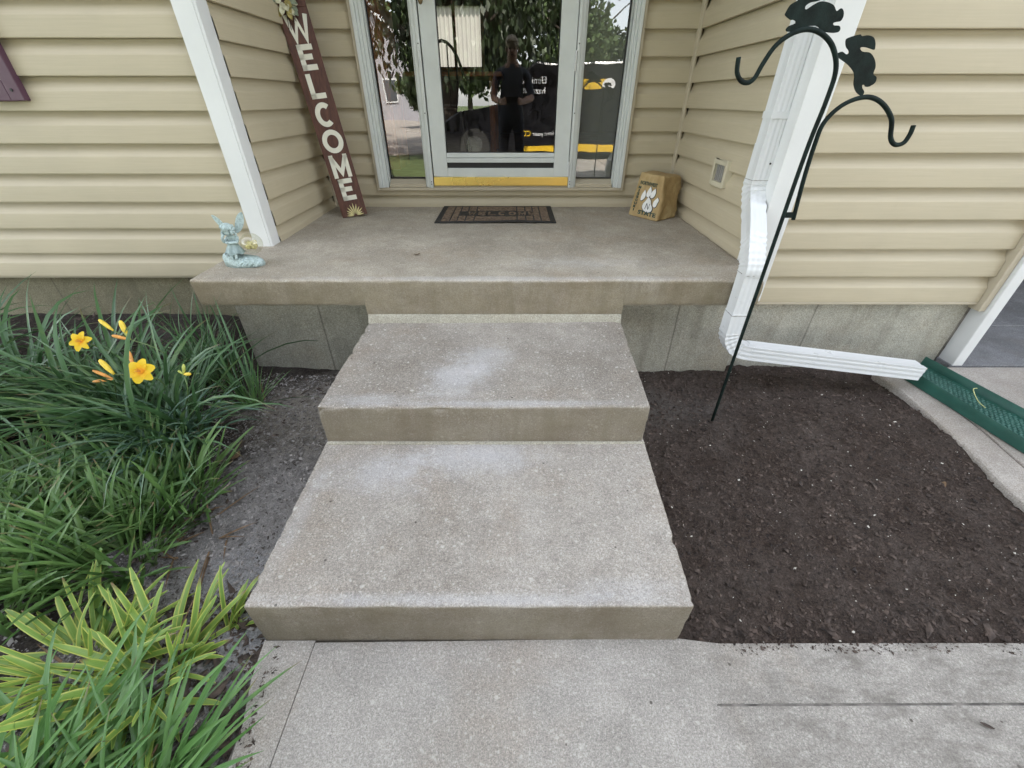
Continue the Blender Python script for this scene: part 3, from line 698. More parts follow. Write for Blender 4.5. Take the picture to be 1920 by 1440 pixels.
rbox('step', [(-.648, 1.088, -.1), (.458, 1.088, -.1), (.498, 1.83, -.1), (-.655, 1.83, -.1), (-.645, 1.084, .315), (.456, 1.084, .321), (.496, 1.75, .321), (-.652, 1.75, .315)], .012, M['conc_step2'], steps, .016, .0025, 1.6, 2)
m = MB(); m.box((-.64, 1.074, .159), (.46, 1.086, .169)); m.build('caulk_line', M['mortar'], steps, bevel=.003)

# ------------------------------------------------------------------ downspout
ds = thing('downspout', 'white ribbed aluminium downspout with crimped elbows on the corner right of the porch', 'downspout', (1.0, 1.8, 0))
def sweep(path, hw, hd, ribs=True, up=Vector((0, 1, 0)), scale=None, crimp=False):
    """rectangular ribbed pipe swept along path; `up` is the outward (ribbed) side reversed"""
    path = [Vector(p) for p in path]; prof = []
    nr = 3
    # front side (ribbed) along +a from -1..1 at b=-1, then the other sides
    fr = [(-1 + 2*i/(nr*4), -1 + (.045*(1 if (i % 4) in (1, 2) else 0) if ribs and 1 < i < nr*4-1 else 0)) for i in range(nr*4+1)]
    prof = fr + [(1, -.3), (.93, .0), (1, .3), (1, 1), (.3, 1), (0, .93), (-.3, 1), (-1, 1), (-1, .3), (-.93, 0), (-1, -.3)]
    m = MB(); n = len(path); k = len(prof); vs = []; b = up.copy()
    for i, p in enumerate(path):
        t = (path[min(i+1, n-1)]-path[max(i-1, 0)]).normalized()
        a = b.cross(t).normalized(); b = t.cross(a).normalized()
        s = scale[i] if scale else 1
        for (pa, pb) in prof: vs.append(p + a*(pa*hw*s) + b*(pb*hd*s))
    fs = [(i*k+j, i*k+(j+1) % k, (i+1)*k+(j+1) % k, (i+1)*k+j) for i in range(n-1) for j in range(k)]
    fs += [tuple(reversed(range(k))), tuple((n-1)*k+j for j in range(k))]
    m.add(vs, fs); return m
HW, HD = .031, .033
ux, uy = 1.056, 1.985
lx, ly = .983, 1.684
sweep([(ux, uy, WT), (ux, uy, 1.02), (ux, uy, .985)], HW, HD).build('pipe', M['white_metal'], ds, smooth=True, angle=30)
sweep([(ux, uy, 1.0), (ux, uy, .86)], HW*1.05, HD*1.05).build('pipe', M['white_metal'], ds, smooth=True, angle=30)
elb = spline([(ux, uy, .87), (ux, uy-.004, .83), (ux-.004, uy-.045, .775), (ux-.05, uy-.20, .690), (lx+.004, ly+.035, .64), (lx, ly, .585), (lx, ly, .55)], 22)
def crimps(n, zones):
    out = []
    for i in range(n):
        q = i/(n-1); s = 1.0
        for a, b in zones:
            if a < q < b: s = 1.0 + .042*math.sin((q-a)/(b-a)*PI*2*6)
        out.append(s)
    return out
sweep(elb, HW*1.08, HD*1.08, scale=crimps(len(elb), ((.08, .42), (.52, .86)))).build('elbow', M['white_metal'], ds, smooth=True, angle=40)
sweep([(lx, ly, .565), (lx, ly, .37)], HW*1.02, HD*1.02).build('pipe', M['white_metal'], ds, smooth=True, angle=30)
elb2 = spline([(lx, ly, .385), (lx, ly, .32), (lx+.004, ly, .265), (lx+.035, ly-.002, .215), (lx+.085, ly-.004, .195), (lx+.12, ly-.006, .192)], 20)
sweep(elb2, HW*1.07, HD*1.07, scale=crimps(len(elb2), ((.30, .70),))).build('elbow', M['white_metal'], ds, smooth=True, angle=40)
ex0 = Vector((lx+.105, ly-.005, .193)); ex1 = Vector((1.905, 1.655, .098))
sweep([ex0, ex0.lerp(ex1, .5), ex1], HW*1.08, HD*1.1).build('extension_pipe', M['white_metal'], ds, smooth=True, angle=30)
for z in (1.10, 1.0):
    m = MB(); m.box((ux-HW-.003, uy-HD-.003, z-.012), (ux+HW+.003, uy+HD+.003, z+.012)) if z == 1.10 else m.tube([(ux+.02, uy-HD-.004, .93), (ux+.02, uy-HD-.001, .93)], .004, 8)
    m.build('strap' if z == 1.10 else 'screw', M['white_metal'] if z == 1.10 else M['dark'], ds)
for (p, nn) in (((ux, uy, .866), 'z'), ((lx, ly, .556), 'z'), ((lx, ly, .378), 'z')):
    m = MB(); x, y, z = p; m.box((x-HW*1.085, y-HD*1.085, z-.0008), (x+HW*1.085, y+HD*1.085, z+.0008)); m.build('seam', M['gray_edge'], ds)
sp = thing('splash_block', 'green plastic splash block under the downspout outlet beside the dark soil bed', 'splash block', (2.05, 1.4, 0))
A0 = Vector((2.035, 1.83, .004)); A1 = Vector((2.135, 1.14, .004))
ax = (A1-A0); L = ax.length; ax.normalize(); sd = Vector((-ax.y, ax.x, 0)) * -1
if sd.x > 0: sd = -sd
prof = [(-1.0, 0), (-.98, .040), (-.94, .050), (-.89, .047), (-.83, .016), (-.7, .011), (0, .010), (.7, .011), (.83, .016), (.89, .047), (.94, .050), (.98, .040), (1.0, 0)]
m = MB(); rows = 18; vs = []
for i in range(rows+1):
    q = i/rows; w = .098 + .022*q; hsc = 1.15 - .25*q
    if q > .9: hsc *= max(.15, 1 - ((q-.9)/.1)**2*.85)
    for a, z in prof: vs.append(A0 + ax*(L*q) + sd*(a*w) + Vector((0, 0, z*hsc)))
k = len(prof); fs = [(i*k+j, i*k+j+1, (i+1)*k+j+1, (i+1)*k+j) for i in range(rows) for j in range(k-1)]
fs += [tuple(range(k)), tuple(rows*k+j for j in reversed(range(k)))]
m.add(vs, fs); m.build('trough', M['green_plastic'], sp, smooth=True, angle=50)
m = MB()
for i in range(60):
    for j in range(15):
        if (i+j) % 2: continue
        c = A0 + ax*(L*(.02+.95*(i+.5)/60)) + sd*((j-7)*.0115) + Vector((0, 0, .0108)); d1 = ax*.0075; d2 = sd*.0026
        if (j//1) % 4 < 2: d1, d2 = sd*.0068, ax*.0030
        m.hexa([c-d1-d2, c+d1-d2, c+d1+d2, c-d1+d2] + [p + Vector((0, 0, .0028)) for p in (c-d1-d2, c+d1-d2, c+d1+d2, c-d1+d2)])
o = m.build('tread_pattern', plain('worn green plastic', (.085, .185, .155), .5, var=.2, scale=25), sp); o['kind'] = 'stuff'

# ------------------------------------------------------------------ shepherd hook with rabbits
px, py = .884, 1.428
sh = thing('shepherd_hook', 'dark iron double garden hook with two rabbit silhouettes, standing in the dark soil', 'garden hook', (px, py, -.03))
q = lambda u, v: at(u, v, y=py)
main = [Vector((px, py, -.12)), Vector((px, py, .2)), Vector((px, py, .6)), Vector((px, py, 1.0)), q(1549, 190), q(1567, 132), q(1562, 90), q(1543, 65), q(1517, 55), q(1487, 62), q(1455, 85), q(1432, 117), q(1415, 146), q(1402, 155), q(1389, 151), q(1382, 135), q(1385, 107)]
m = MB(); m.tube(spline(main, 8), .0062, 10); m.build('pole', M['black_metal'], sh, smooth='all')
sec = [q(1478, 412)+Vector((.006, .0, 0)), q(1500, 340), q(1521, 272), q(1545, 230), q(1580, 197), q(1622, 182), q(1652, 192), q(1671, 222), q(1670, 258), q(1678, 271), q(1694, 268), q(1706, 252), q(1713, 235)]
sec = [p + Vector((.010, 0, 0)) if i < 3 else p for i, p in enumerate(sec)]
m = MB(); m.tube(spline(sec, 8), .0062, 10); m.build('hook_arm', M['black_metal'], sh, smooth='all')
c0 = q(1473, 408); m = MB(); m.box((c0.x-.004, py-.005, c0.z), (c0.x+.020, py+.005, c0.z+.016)); m.build('clip', M['black_metal'], sh)
def cutout(px_pts, name):
    pts = [q(1360 + x/4.8, y/4.8) for x, y in px_pts]
    sm_ = spline(pts + [pts[0]], 4)[:-1]
    m = MB(); m.prism([(p.x, p.z) for p in sm_], lambda a, b: (a, py+.0015, b), lambda a, b: (a, py-.0015, b)); m.build(name, M['black_metal'], sh)
cutout([(545,262),(570,235),(625,212),(632,192),(610,178),(585,178),(540,140),(545,110),(590,40),(650,5),(660,-30),(700,-75),(800,-105),(880,-60),(895,-25),(830,10),(770,22),(725,50),(715,78),(735,82),(790,45),(850,15),(920,20),(975,50),(1000,100),(1040,75),(1062,100),(1060,150),(1035,190),(1000,198),(970,208),(975,228),(1020,232),(1033,255),(1020,285),(980,296),(920,292),(875,280),(830,240),(800,232),(730,238),(690,255),(650,270),(590,285),(550,282)], 'rabbit_cutout')
cutout([(1013,478),(1050,465),(1085,488),(1112,478),(1108,452),(1087,420),(1085,360),(1120,335),(1210,310),(1228,325),(1280,318),(1330,335),(1348,380),(1342,445),(1310,440),(1270,428),(1225,425),(1212,440),(1235,465),(1300,475),(1340,530),(1350,600),(1330,665),(1358,695),(1345,745),(1290,780),(1258,778),(1252,765),(1232,765),(1230,790),(1247,825),(1235,855),(1215,860),(1175,825),(1155,760),(1160,690),(1150,640),(1100,580),(1020,520),(1005,500)], 'rabbit_cutout')

# ------------------------------------------------------------------ wall outlet cover, shutter
oc = thing('wall_light', 'small recessed rectangular light with beige surround set low in the right entry wall', 'wall light', (1.1, 2.415, .83))
m = MB(); 
for a in ((2.330, 2.353, .772, .897), (2.473, 2.497, .772, .897)): m.box((1.074, a[0], a[2]), (1.114, a[1], a[3]))
m.box((1.074, 2.353, .772), (1.114, 2.473, .795)); m.box((1.074, 2.353, .872), (1.114, 2.473, .897))
m.build('surround', plain('pale surround', (.55, .50, .37), .5), oc, bevel=.003)
m = MB(); m.box((1.088, 2.353, .795), (1.112, 2.473, .872)); m.build('lens', plain('frosted lens', (.20, .19, .175), .25), oc)
m = MB()
for k in range(5): m.box((1.084, 2.366+.021*k, .797), (1.0882, 2.374+.021*k, .870))
m.build('lens_rib', plain('grey rib', (.30, .29, .27), .4), oc)
st = thing('window_shutter', 'plum shutter whose lower corner shows at the edge of the left siding wall', 'shutter', (-2.3, 2.2, 1.14))
m = MB(); m.box((-2.19, 2.205, 1.146), (-2.131, 2.236, 2.45)); m.box((-2.55, 2.205, 1.146), (-2.49, 2.236, 2.45)); m.box((-2.49, 2.205, 1.146), (-2.19, 2.236, 1.22)); m.build('shutter_frame', M['purple'], st, bevel=.003)
for k in range(26):
    z = 1.225 + k*.045; m = MB(); m.hexa([(-2.49, 2.21, z), (-2.19, 2.21, z), (-2.19, 2.216, z), (-2.49, 2.216, z), (-2.49, 2.226, z+.048), (-2.19, 2.226, z+.048), (-2.19, 2.232, z+.048), (-2.49, 2.232, z+.048)]); m.build('slat', M['purple'], st)
m = MB(); m.tube([(-2.165, 2.2045, 1.185), (-2.165, 2.202, 1.185)], .006, 8); m.build('screw', M['dark'], st)

# ------------------------------------------------------------------ welcome sign
SB = Vector((-1.084, 2.805, .5225)); sw = Vector((.94256, .31561, .10938)); sdv = Vector((-.16713, .16209, .97252)); sn = Vector((.28921, -.93494, .20552))
SWD = .155; SLEN = 1.19
sg = thing('welcome_sign', 'tall brown wooden WELCOME sign leaning in the corner left of the door', 'sign', SB)
S3 = lambda a, b, o=0.0: SB + sw*a + sdv*b + sn*o
m = MB(); m.hexa([S3(0, 0, -.02), S3(SWD, 0, -.02), S3(SWD, 0, 0), S3(0, 0, 0), S3(0, SLEN, -.02), S3(SWD, SLEN, -.02), S3(SWD, SLEN, 0), S3(0, SLEN, 0)]); m.build('board', M['sign_wood'], sg, bevel=.002)
m = MB(); m.hexa([S3(0, 1.06, .0), S3(SWD, 1.06, .0), S3(SWD, 1.06, .004), S3(0, 1.06, .004), S3(0, 1.08, 0), S3(SWD, 1.08, 0), S3(SWD, 1.08, .004), S3(0, 1.08, .004)]); m.build('batten', M['sign_wood'], sg)
def stroke(mb, pts, w, fn, closed=False):
    """thick polyline as quads with mitred joints"""
    n = len(pts); P2 = [Vector(p) for p in pts]; Lf = []; Rt = []
    for i in range(n):
        if closed: a, b = P2[i-1], P2[(i+1) % n]
        else: a, b = P2[max(i-1, 0)], P2[min(i+1, n-1)]
        d0 = (P2[i]-a).normalized() if (P2[i]-a).length > 1e-9 else None; d1 = (b-P2[i]).normalized() if (b-P2[i]).length > 1e-9 else None
        d0 = d0 or d1; d1 = d1 or d0; t = (d0+d1).normalized(); nn = Vector((-t.y, t.x)); k = w/2/max(.45, nn.dot(Vector((-d0.y, d0.x))))
        Lf.append(P2[i]+nn*k); Rt.append(P2[i]-nn*k)
    rng_ = range(n if closed else n-1)
    for i in rng_:
        j = (i+1) % n
        qd = [Lf[i], Lf[j], Rt[j], Rt[i]]
        A = [fn(p.x, p.y, 0.0) for p in qd]; B = [fn(p.x, p.y, 1.0) for p in qd]
        mb.add(A+B, [(0,1,2,3),(7,6,5,4),(0,4,5,1),(1,5,6,2),(2,6,7,3),(3,7,4,0)])
def letter(ch, x0, y0, w, h, sw_, fn):
    s = MB(); h2 = sw_/2
    X = lambda a: x0 + a*w
    Y = lambda b: y0 + b*h
    if ch == 'E':
        for seg in ([(x0+h2, y0), (x0+h2, y0+h)], [(x0, y0+h2), (x0+w, y0+h2)], [(x0, y0+h-h2), (x0+w, y0+h-h2)], [(x0, y0+h*.52), (x0+w*.86, y0+h*.52)]): stroke(s, seg, sw_, fn)
    elif ch == 'L':
        stroke(s, [(x0+h2, y0), (x0+h2, y0+h)], sw_, fn); stroke(s, [(x0, y0+h2), (x0+w, y0+h2)], sw_, fn)
    elif ch == 'O':
        stroke(s, [(x0+w/2+(w/2-h2)*math.cos(a), y0+h/2+(h/2-h2)*math.sin(a)) for a in np.linspace(0, 2*PI, 29)[:-1]], sw_, fn, True)
    elif ch == 'C':
        stroke(s, [(x0+w/2+(w/2-h2)*math.cos(a), y0+h/2+(h/2-h2)*math.sin(a)) for a in np.linspace(R(48), R(312), 22)], sw_, fn)
    elif ch == 'M':
        stroke(s, [(X(.06)+h2*.6, y0), (X(.06)+h2*.6, y0+h)], sw_*.9, fn); stroke(s, [(X(.94)-h2*.6, y0), (X(.94)-h2*.6, y0+h)], sw_*.9, fn)
        stroke(s, [(X(.10), y0+h-h2*.4), (X(.5), y0+h*.22), (X(.90), y0+h-h2*.4)], sw_*.85, fn)
    elif ch == 'W':
        stroke(s, [(X(.06), y0+h), (X(.27), y0+h2*.4), (X(.5), y0+h*.8), (X(.73), y0+h2*.4), (X(.94), y0+h)], sw_*.85, fn)
    return s
for ch, b0, b1 in (('W', .912, 1.029), ('E', .778, .898), ('L', .6415, .7625), ('C', .4985, .623), ('O', .360, .4845), ('M', .2245, .3515), ('E', .095, .2185)):
    w = {'W': .118, 'M': .112, 'O': .118, 'C': .102, 'E': .082, 'L': .082}[ch]; lift = .0016 + .0002*random.random()
    letter(ch, .079-w/2, b0, w, b1-b0, .0265, lambda a, b, k: S3(a, b, lift*k)).build('letter', M['cream'], sg)
for i, (ang, ln) in enumerate(((4, .066), (20, .060), (36, .075), (53, .072), (72, .082), (90, .088), (108, .082), (126, .075), (144, .070), (160, .062), (176, .064))):
    ln *= .86; a = R(ang); d = Vector((math.cos(a), math.sin(a))); nn = Vector((-d.y, d.x)); c = Vector((.082, .004)); w = .0040; lift = .001 if i < 11 else .0006
    pts = [c+d*.008, c+d*ln*.45+nn*w, c+d*ln*.7+nn*w*.85, c+d*ln, c+d*ln*.7-nn*w*.85, c+d*ln*.45-nn*w]
    m = MB(); m.prism([(p.x, max(.002, p.y)) for p in pts], lambda x, y: S3(x, y, 0), lambda x, y: S3(x, y, lift)); m.build('painted_petal', plain('petal cream', (.62, .55, .26), .6) if i == 0 else bpy.data.materials['petal cream'], sg)
# silk flower and twigs pinned on the sign
silk = [plain('silk leaf sage', (.23, .27, .19), .7, var=.3, scale=40), plain('silk leaf ochre', (.36, .30, .10), .7, var=.3, scale=40), plain('silk petal cream', (.58, .56, .40), .7, var=.2, scale=40)]
for i in range(34):
    a = random.uniform(0, 2*PI); rr = random.uniform(.01, .06); c = Vector((.045+rr*math.cos(a)*.8, 1.085+rr*math.sin(a)*.75)); d = Vector((math.cos(a), math.sin(a))); nn = Vector((-d.y, d.x)); ln = random.uniform(.03, .055); w = random.uniform(.011, .02); o0 = random.uniform(.012, .035)
    rows_ = [(0, .25, 0), (.35, 1, .006), (.7, .8, .010), (1., .06, .002)]
    m = MB(); m.open = True
    vs = [S3(c.x+d.x*ln*t_+nn.x*w*k_*s_, c.y+d.y*ln*t_+nn.y*w*k_*s_, o0+up_+(.004 if s_ else 0)) for t_, k_, up_ in rows_ for s_ in (-1, 0, 1)]
    m.add(vs, [(r_*3+c_, r_*3+c_+1, r_*3+c_+4, r_*3+c_+3) for r_ in range(3) for c_ in range(2)]); m.build('silk_leaf', silk[i % 3], sg, smooth='all')
for i in range(6):
    x = .04+.007*i; m = MB(); m.tube(spline([S3(.045, 1.07, .012), S3(x, 1.02, .014), S3(x+.012*(i-2)*.5, .95+.012*i, .006)], 5), .0016, 5); m.build('twig', M['chip_dark'], sg)

# ------------------------------------------------------------------ doormat
zt = lambda y: .512 + (y-1.725)/1.425*.013
matg = thing('doormat', 'black and brown rubber WELCOME doormat lying before the front door', 'doormat', (-.1, 2.9, .523))
mx0, mx1, my0, my1 = -.478, .272, 2.672, 3.135
def mz(x, y): return .0245*0 + zt(y) + .006 + .010*math.exp(-((x-.02)/.16)**2)*sm((2.80-y)/.13) + .003*math.exp(-((x+.25)/.12)**2)*sm((2.78-y)/.12)
n_, k_ = 40, 22
m = MB(); vs = []
for lay in (0, 1):
    for j in range(k_+1):
        for i in range(n_+1):
            x = mx0+(mx1-mx0)*i/n_; y = my0+(my1-my0)*j/k_; vs.append((x, y, mz(x, y) - (.005 if lay == 0 else 0)))
W_ = n_+1; T_ = W_*(k_+1); fs = []
for j in range(k_):
    for i in range(n_):
        a = j*W_+i; fs += [(a, a+W_, a+W_+1, a+1), (T_+a, T_+a+1, T_+a+W_+1, T_+a+W_)]
for i in range(n_): fs += [(i, i+1, T_+i+1, T_+i), (k_*W_+i+1, k_*W_+i, T_+k_*W_+i, T_+k_*W_+i+1)]
for j in range(k_): fs += [((j+1)*W_, j*W_, T_+j*W_, T_+(j+1)*W_), (j*W_+n_, (j+1)*W_+n_, T_+(j+1)*W_+n_, T_+j*W_+n_)]
m.add(vs, fs); m.build('rubber_base', M['rubber'], matg)
def patch(x0, x1, y0, y1, mat, h=.0022, name='coir_panel'):
    m = MB(); nx = max(1, int((x1-x0)/.03)); ny = max(1, int((y1-y0)/.03)); 
    vs = [(x0+(x1-x0)*i/nx, y0+(y1-y0)*j/ny) for j in range(ny+1) for i in range(nx+1)]
    m.open = True
    m.add([(x, y, mz(x, y)+h) for x, y in vs], [(j*(nx+1)+i, j*(nx+1)+i+1, (j+1)*(nx+1)+i+1, (j+1)*(nx+1)+i) for j in range(ny) for i in range(nx)])
    bx = [(x0, y0), (x1, y0), (x1, y1), (x0, y1)]
    for a in range(4):
        p, q_ = bx[a], bx[(a+1) % 4]; ns = max(nx, ny)
        pts = [(p[0]+(q_[0]-p[0])*s/ns, p[1]+(q_[1]-p[1])*s/ns) for s in range(ns+1)]
        m.add([(x, y, mz(x, y)-.001) for x, y in pts]+[(x, y, mz(x, y)+h) for x, y in pts], [(s, s+1, ns+2+s, ns+1+s) for s in range(ns)])
    return m.build(name, mat, matg)
ix0, ix1, iy0, iy1 = mx0+.035, mx1-.035, my0+.035, my1-.03
def cells(x0, x1, y0, y1):
    patch(x0, x1, y0, y1, M['coir'])
ym = (iy0+iy1)/2; g = .009
wl_, wr_ = ix0+.20, ix1-.20
cells(wl_+g, wr_-g, iy1-.05, iy1); cells(wl_+g, wr_-g, iy1-.115, iy1-.05-g); cells(wl_+g, wr_-g, iy0, iy0+.05); cells(wl_+g, wr_-g, iy0+.05+g, iy0+.115)
for sgn in (0, 1):
    fx = (lambda x: x) if sgn == 0 else (lambda x: ix0+ix1-x)
    for k, (a, b) in enumerate(((0, .05), (.05+g, .095), (.095+g, .145), (.145+g, .20))):
        ys = [(iy0, iy0+.06+.04*(k % 2)), (iy0+.06+.04*(k % 2)+g, iy1-.10+.04*(k % 2)-g), (iy1-.10+.04*(k % 2), iy1)] if k < 2 else [(iy0, iy0+.05), (iy0+.05+g, ym-.07), (ym+.07, iy1-.05-g), (iy1-.05, iy1)]
        for y0, y1 in ys:
            xa, xb = sorted((fx(ix0+a), fx(ix0+b))); cells(xa, xb, y0, y1)
lw = .058; x = ix0+.155
for ch in 'WELCOME':
    letter(ch, x, ym-.045, lw*.86, .09, .013, lambda a, b, k: Vector((a, b, mz(a, b)-.0005+.0035*k))).build('letter', M['coir'], matg); x += lw+.008

# ------------------------------------------------------------------ painted stone with a paw
rk = thing('painted_stone', 'tan sandstone block painted with a white paw print and green lettering, right of the door', 'decorated stone', (.95, 2.88, .52))
c8 = [Vector(p) for p in [(.766, 2.909, .5215), (.899, 2.705, .5215), (1.055, 2.835, .5215), (.905, 3.06, .5215), (.824, 2.955, .772), (.924, 2.785, .765), (1.078, 2.93, .752), (.93, 3.05, .77)]]
def rock_mesh():
    n = 22; idx = {}; vs = []; fs = []
    def vert(p):
        k = tuple(round(t, 5) for t in p)
        if k in idx: return idx[k]
        u, v, t = p; rr = .05; pp = Vector(p); inn = Vector([min(max(q_, rr), 1-rr) for q_ in p]); d = pp-inn
        if d.length > 0: d.normalize(); pp = inn+d*rr
        lo = c8[0].lerp(c8[1], pp.x).lerp(c8[3].lerp(c8[2], pp.x), pp.y); hi = c8[4].lerp(c8[5], pp.x).lerp(c8[7].lerp(c8[6], pp.x), pp.y)
        q_ = lo.lerp(hi, pp.z); front = sm((.10-v)/.08)
        a = (1-front)*.019; dd = Vector((N(q_.x, q_.y, q_.z*.45, 16), N(q_.x+9, q_.y, q_.z*.45, 16), .6*N(q_.x, q_.y+9, q_.z, 14)))
        q_ += dd*a*(0 if t < .02 else 1) + Vector((N(q_.x, q_.y, q_.z, 45), N(q_.x, q_.y+4, q_.z, 45), 0))*a*.35
        idx[k] = len(vs); vs.append(q_); return idx[k]
    S = [0, .012, .03, .05]+[.05+.9*i/n for i in range(1, n)]+[.95, .97, .988, 1]
    for ax_ in range(3):
        a, b = [(1, 2), (0, 2), (0, 1)][ax_]
        for side in (0, 1):
            for i in range(len(S)-1):
                for j in range(len(S)-1):
                    qd = []
                    for ii, jj in ((i, j), (i+1, j), (i+1, j+1), (i, j+1)):
                        p = [0, 0, 0]; p[ax_] = side; p[a] = S[ii]; p[b] = S[jj]; qd.append(vert(p))
                    fs.append(qd)
    m = MB(); m.add(vs, fs); return m
rock_mesh().build('stone', M['rock'], rk, smooth='all')
fn_ = (c8[1]-c8[0]).cross(c8[4]-c8[0]).normalized()
def RF(a, b, o): return c8[0].lerp(c8[1], a).lerp(c8[4].lerp(c8[5], a), b) + fn_*o
def text2d(s, size=1.0, bold=0.0, shear=0.0, align='LEFT'):
    cu = bpy.data.curves.new('txt', 'FONT'); cu.body = s; cu.size = size; cu.offset = bold; cu.shear = shear; cu.align_x = align; cu.resolution_u = 3
    o = bpy.data.objects.new('txt', cu); COL.objects.link(o); dg = bpy.context.evaluated_depsgraph_get(); me = bpy.data.meshes.new_from_object(o.evaluated_get(dg))
    vs = [(v.co.x, v.co.y) for v in me.vertices]; fs = [tuple(p.vertices) for p in me.polygons]
    bpy.data.objects.remove(o); bpy.data.curves.remove(cu); bpy.data.meshes.remove(me); return vs, fs
def text_on(s, fn, x0, x1, y0, y1, name, mat, parent, bold=.02, shear=0):
    vs, fs = text2d(s, 1, bold, shear); xs = [v[0] for v in vs]; ys = [v[1] for v in vs]; ax_, bx_, ay, by = min(xs), max(xs), min(ys), max(ys)
    m = MB(); m.open = True
    m.add([fn(x0+(v[0]-ax_)/(bx_-ax_)*(x1-x0), y0+(v[1]-ay)/(by-ay)*(y1-y0)) for v in vs], fs); return m.build(name, mat, parent)
RT = lambda a, b: RF(a, b, .0024)
text_on('NORTHWEST', RT, .12, .80, .735, .82, 'lettering', M['green_paint'], rk, .03)
text_on('STATE', RT, .32, .93, .08, .175, 'lettering', M['green_paint'], rk, .035)
for i, ch in enumerate('MISSOURI'):
    yb = .665 - i*.073; w = .035 if ch == 'I' else .10
    text_on(ch, RT, .15-w/2, .15+w/2, yb-.029, yb+.030, 'lettering', M['green_paint'], rk, .05)
def paw(pts, o=.0022): 
    sp_ = [(p.x, p.y) for p in spline([Vector((*p, 0)) for p in pts+[pts[0]]], 5)[:-1]]
    for nm, mt, s_, oo in (('paw_outline', M['black_paint'], 1.10, o-.0004), ('paw_pad', M['white_paint'], 1.0, o)):
        cx = sum(p[0] for p in sp_)/len(sp_); cy = sum(p[1] for p in sp_)/len(sp_); dx_ = .008 if s_ > 1 else 0
        m = MB(); m.prism([(cx+(x_-cx)*s_+dx_, cy+(y_-cy)*s_-dx_*.6) for x_, y_ in sp_], lambda a, b: RF(a, b, .0), lambda a, b: RF(a, b, oo)); m.build(nm, mt, rk)
paw([(.56, .50), (.66, .44), (.70, .36), (.77, .27), (.74, .19), (.62, .155), (.50, .18), (.42, .25), (.43, .33), (.49, .40)])
paw([(.38, .64), (.43, .56), (.44, .48), (.38, .41), (.31, .39), (.29, .46), (.31, .54)])
paw([(.56, .735), (.62, .65), (.62, .56), (.57, .50), (.50, .49), (.46, .55), (.50, .65)])
paw([(.76, .71), (.79, .63), (.77, .55), (.70, .49), (.63, .50), (.62, .57), (.67, .65)])
paw([(.90, .53), (.945, .47), (.91, .40), (.88, .33), (.82, .30), (.77, .34), (.77, .41), (.83, .48)])
text_on('N', lambda a, b: RF(a, b, .0034), .52, .68, .22, .36, 'lettering', M['black_paint'], rk, .0, .25)

# ------------------------------------------------------------------ fairy figurine
fg0 = Vector((-1.24, 1.915, .5135))
fig = thing('fairy_figurine', 'pale blue-green garden fairy sitting beside a glass globe on the porch corner', 'figurine', fg0)
G = lambda x, y, z: fg0 + Vector((x, y, z))
m = MB(); nn_ = 30
top = []; 
for i in range(nn_):
    a = 2*PI*i/nn_; rx = .088*(1+.10*N(math.cos(a), math.sin(a), 0, 2)); ry = .042*(1+.12*N(math.cos(a), math.sin(a), 4, 2)); top.append((rx*math.cos(a), ry*math.sin(a)))
lev = [(0, 1.0), (.012, 1.04), (.026, .96), (.038, .80), (.044, .5), (.046, .0)]
vs = [G(x*s_, y*s_, z + (.030*max(0, -x/.088-.05)*s_ if z > 0 else 0) + (.003*N(x, y, z, 90) if z > .01 else 0)) for z, s_ in lev for x, y in top]
fs = [(i*nn_+j, i*nn_+(j+1) % nn_, (i+1)*nn_+(j+1) % nn_, (i+1)*nn_+j) for i in range(len(lev)-1) for j in range(nn_)]
fs.append(tuple(range(nn_))); m.add(vs, fs); m.build('rock_base', M['fig'], fig, smooth='all')
for i in range(11):   # flowers and leaves moulded on the base front
    x = -.01+.0088*i; y = -.036+.006*abs(N(i*3.3)); z = .018+.012*((i*7) % 3)/2
    c = G(x, y-.004, z); m = MB()
    for k in range(5):
        a = 2*PI*k/5+i; rot = Matrix.Rotation(R(62), 3, 'X'); m.ellip(c + rot @ Vector((.0075*math.cos(a), .0075*math.sin(a), 0)), (.0075, .0055, .0026), 8, 5, rot=rot @ Matrix.Rotation(a, 3, 'Z'))
    m.ellip(c, (.003, .003, .004), 6, 4); m.build('moulded_flower', M['fig'], fig, smooth='all')
def skin_obj(name, verts, edges, radii, mat, parent, levels=2, root=0):
    o0 = worldloc(parent); me = bpy.data.meshes.new(name); me.from_pydata([tuple(Vector(v)-o0) for v in verts], edges, [])
    o = bpy.data.objects.new(name, me); COL.objects.link(o)
    bm = bmesh.new(); bm.from_mesh(me); lay = bm.verts.layers.skin.verify()
    for i, v in enumerate(bm.verts):
        r_ = radii[i]; v[lay].radius = r_ if isinstance(r_, tuple) else (r_, r_); v[lay].use_root = (i == root)
    bm.to_mesh(me); bm.free()
    s_ = o.modifiers.new('skin', 'SKIN'); s_.use_smooth_shade = True; ss = o.modifiers.new('sub', 'SUBSURF'); ss.levels = levels; ss.render_levels = levels
    dg = bpy.context.evaluated_depsgraph_get(); dg.update(); me2 = bpy.data.meshes.new_from_object(o.evaluated_get(dg)); bpy.data.objects.remove(o)
    me2.name = name; me2.materials.clear(); me2.materials.append(mat) if not isinstance(mat, list) else [me2.materials.append(q_) for q_ in mat]
    me2.polygons.foreach_set('use_smooth', [True]*len(me2.polygons))
    o2 = bpy.data.objects.new(name, me2); COL.objects.link(o2); o2.parent = parent; return o2
fx = -.018
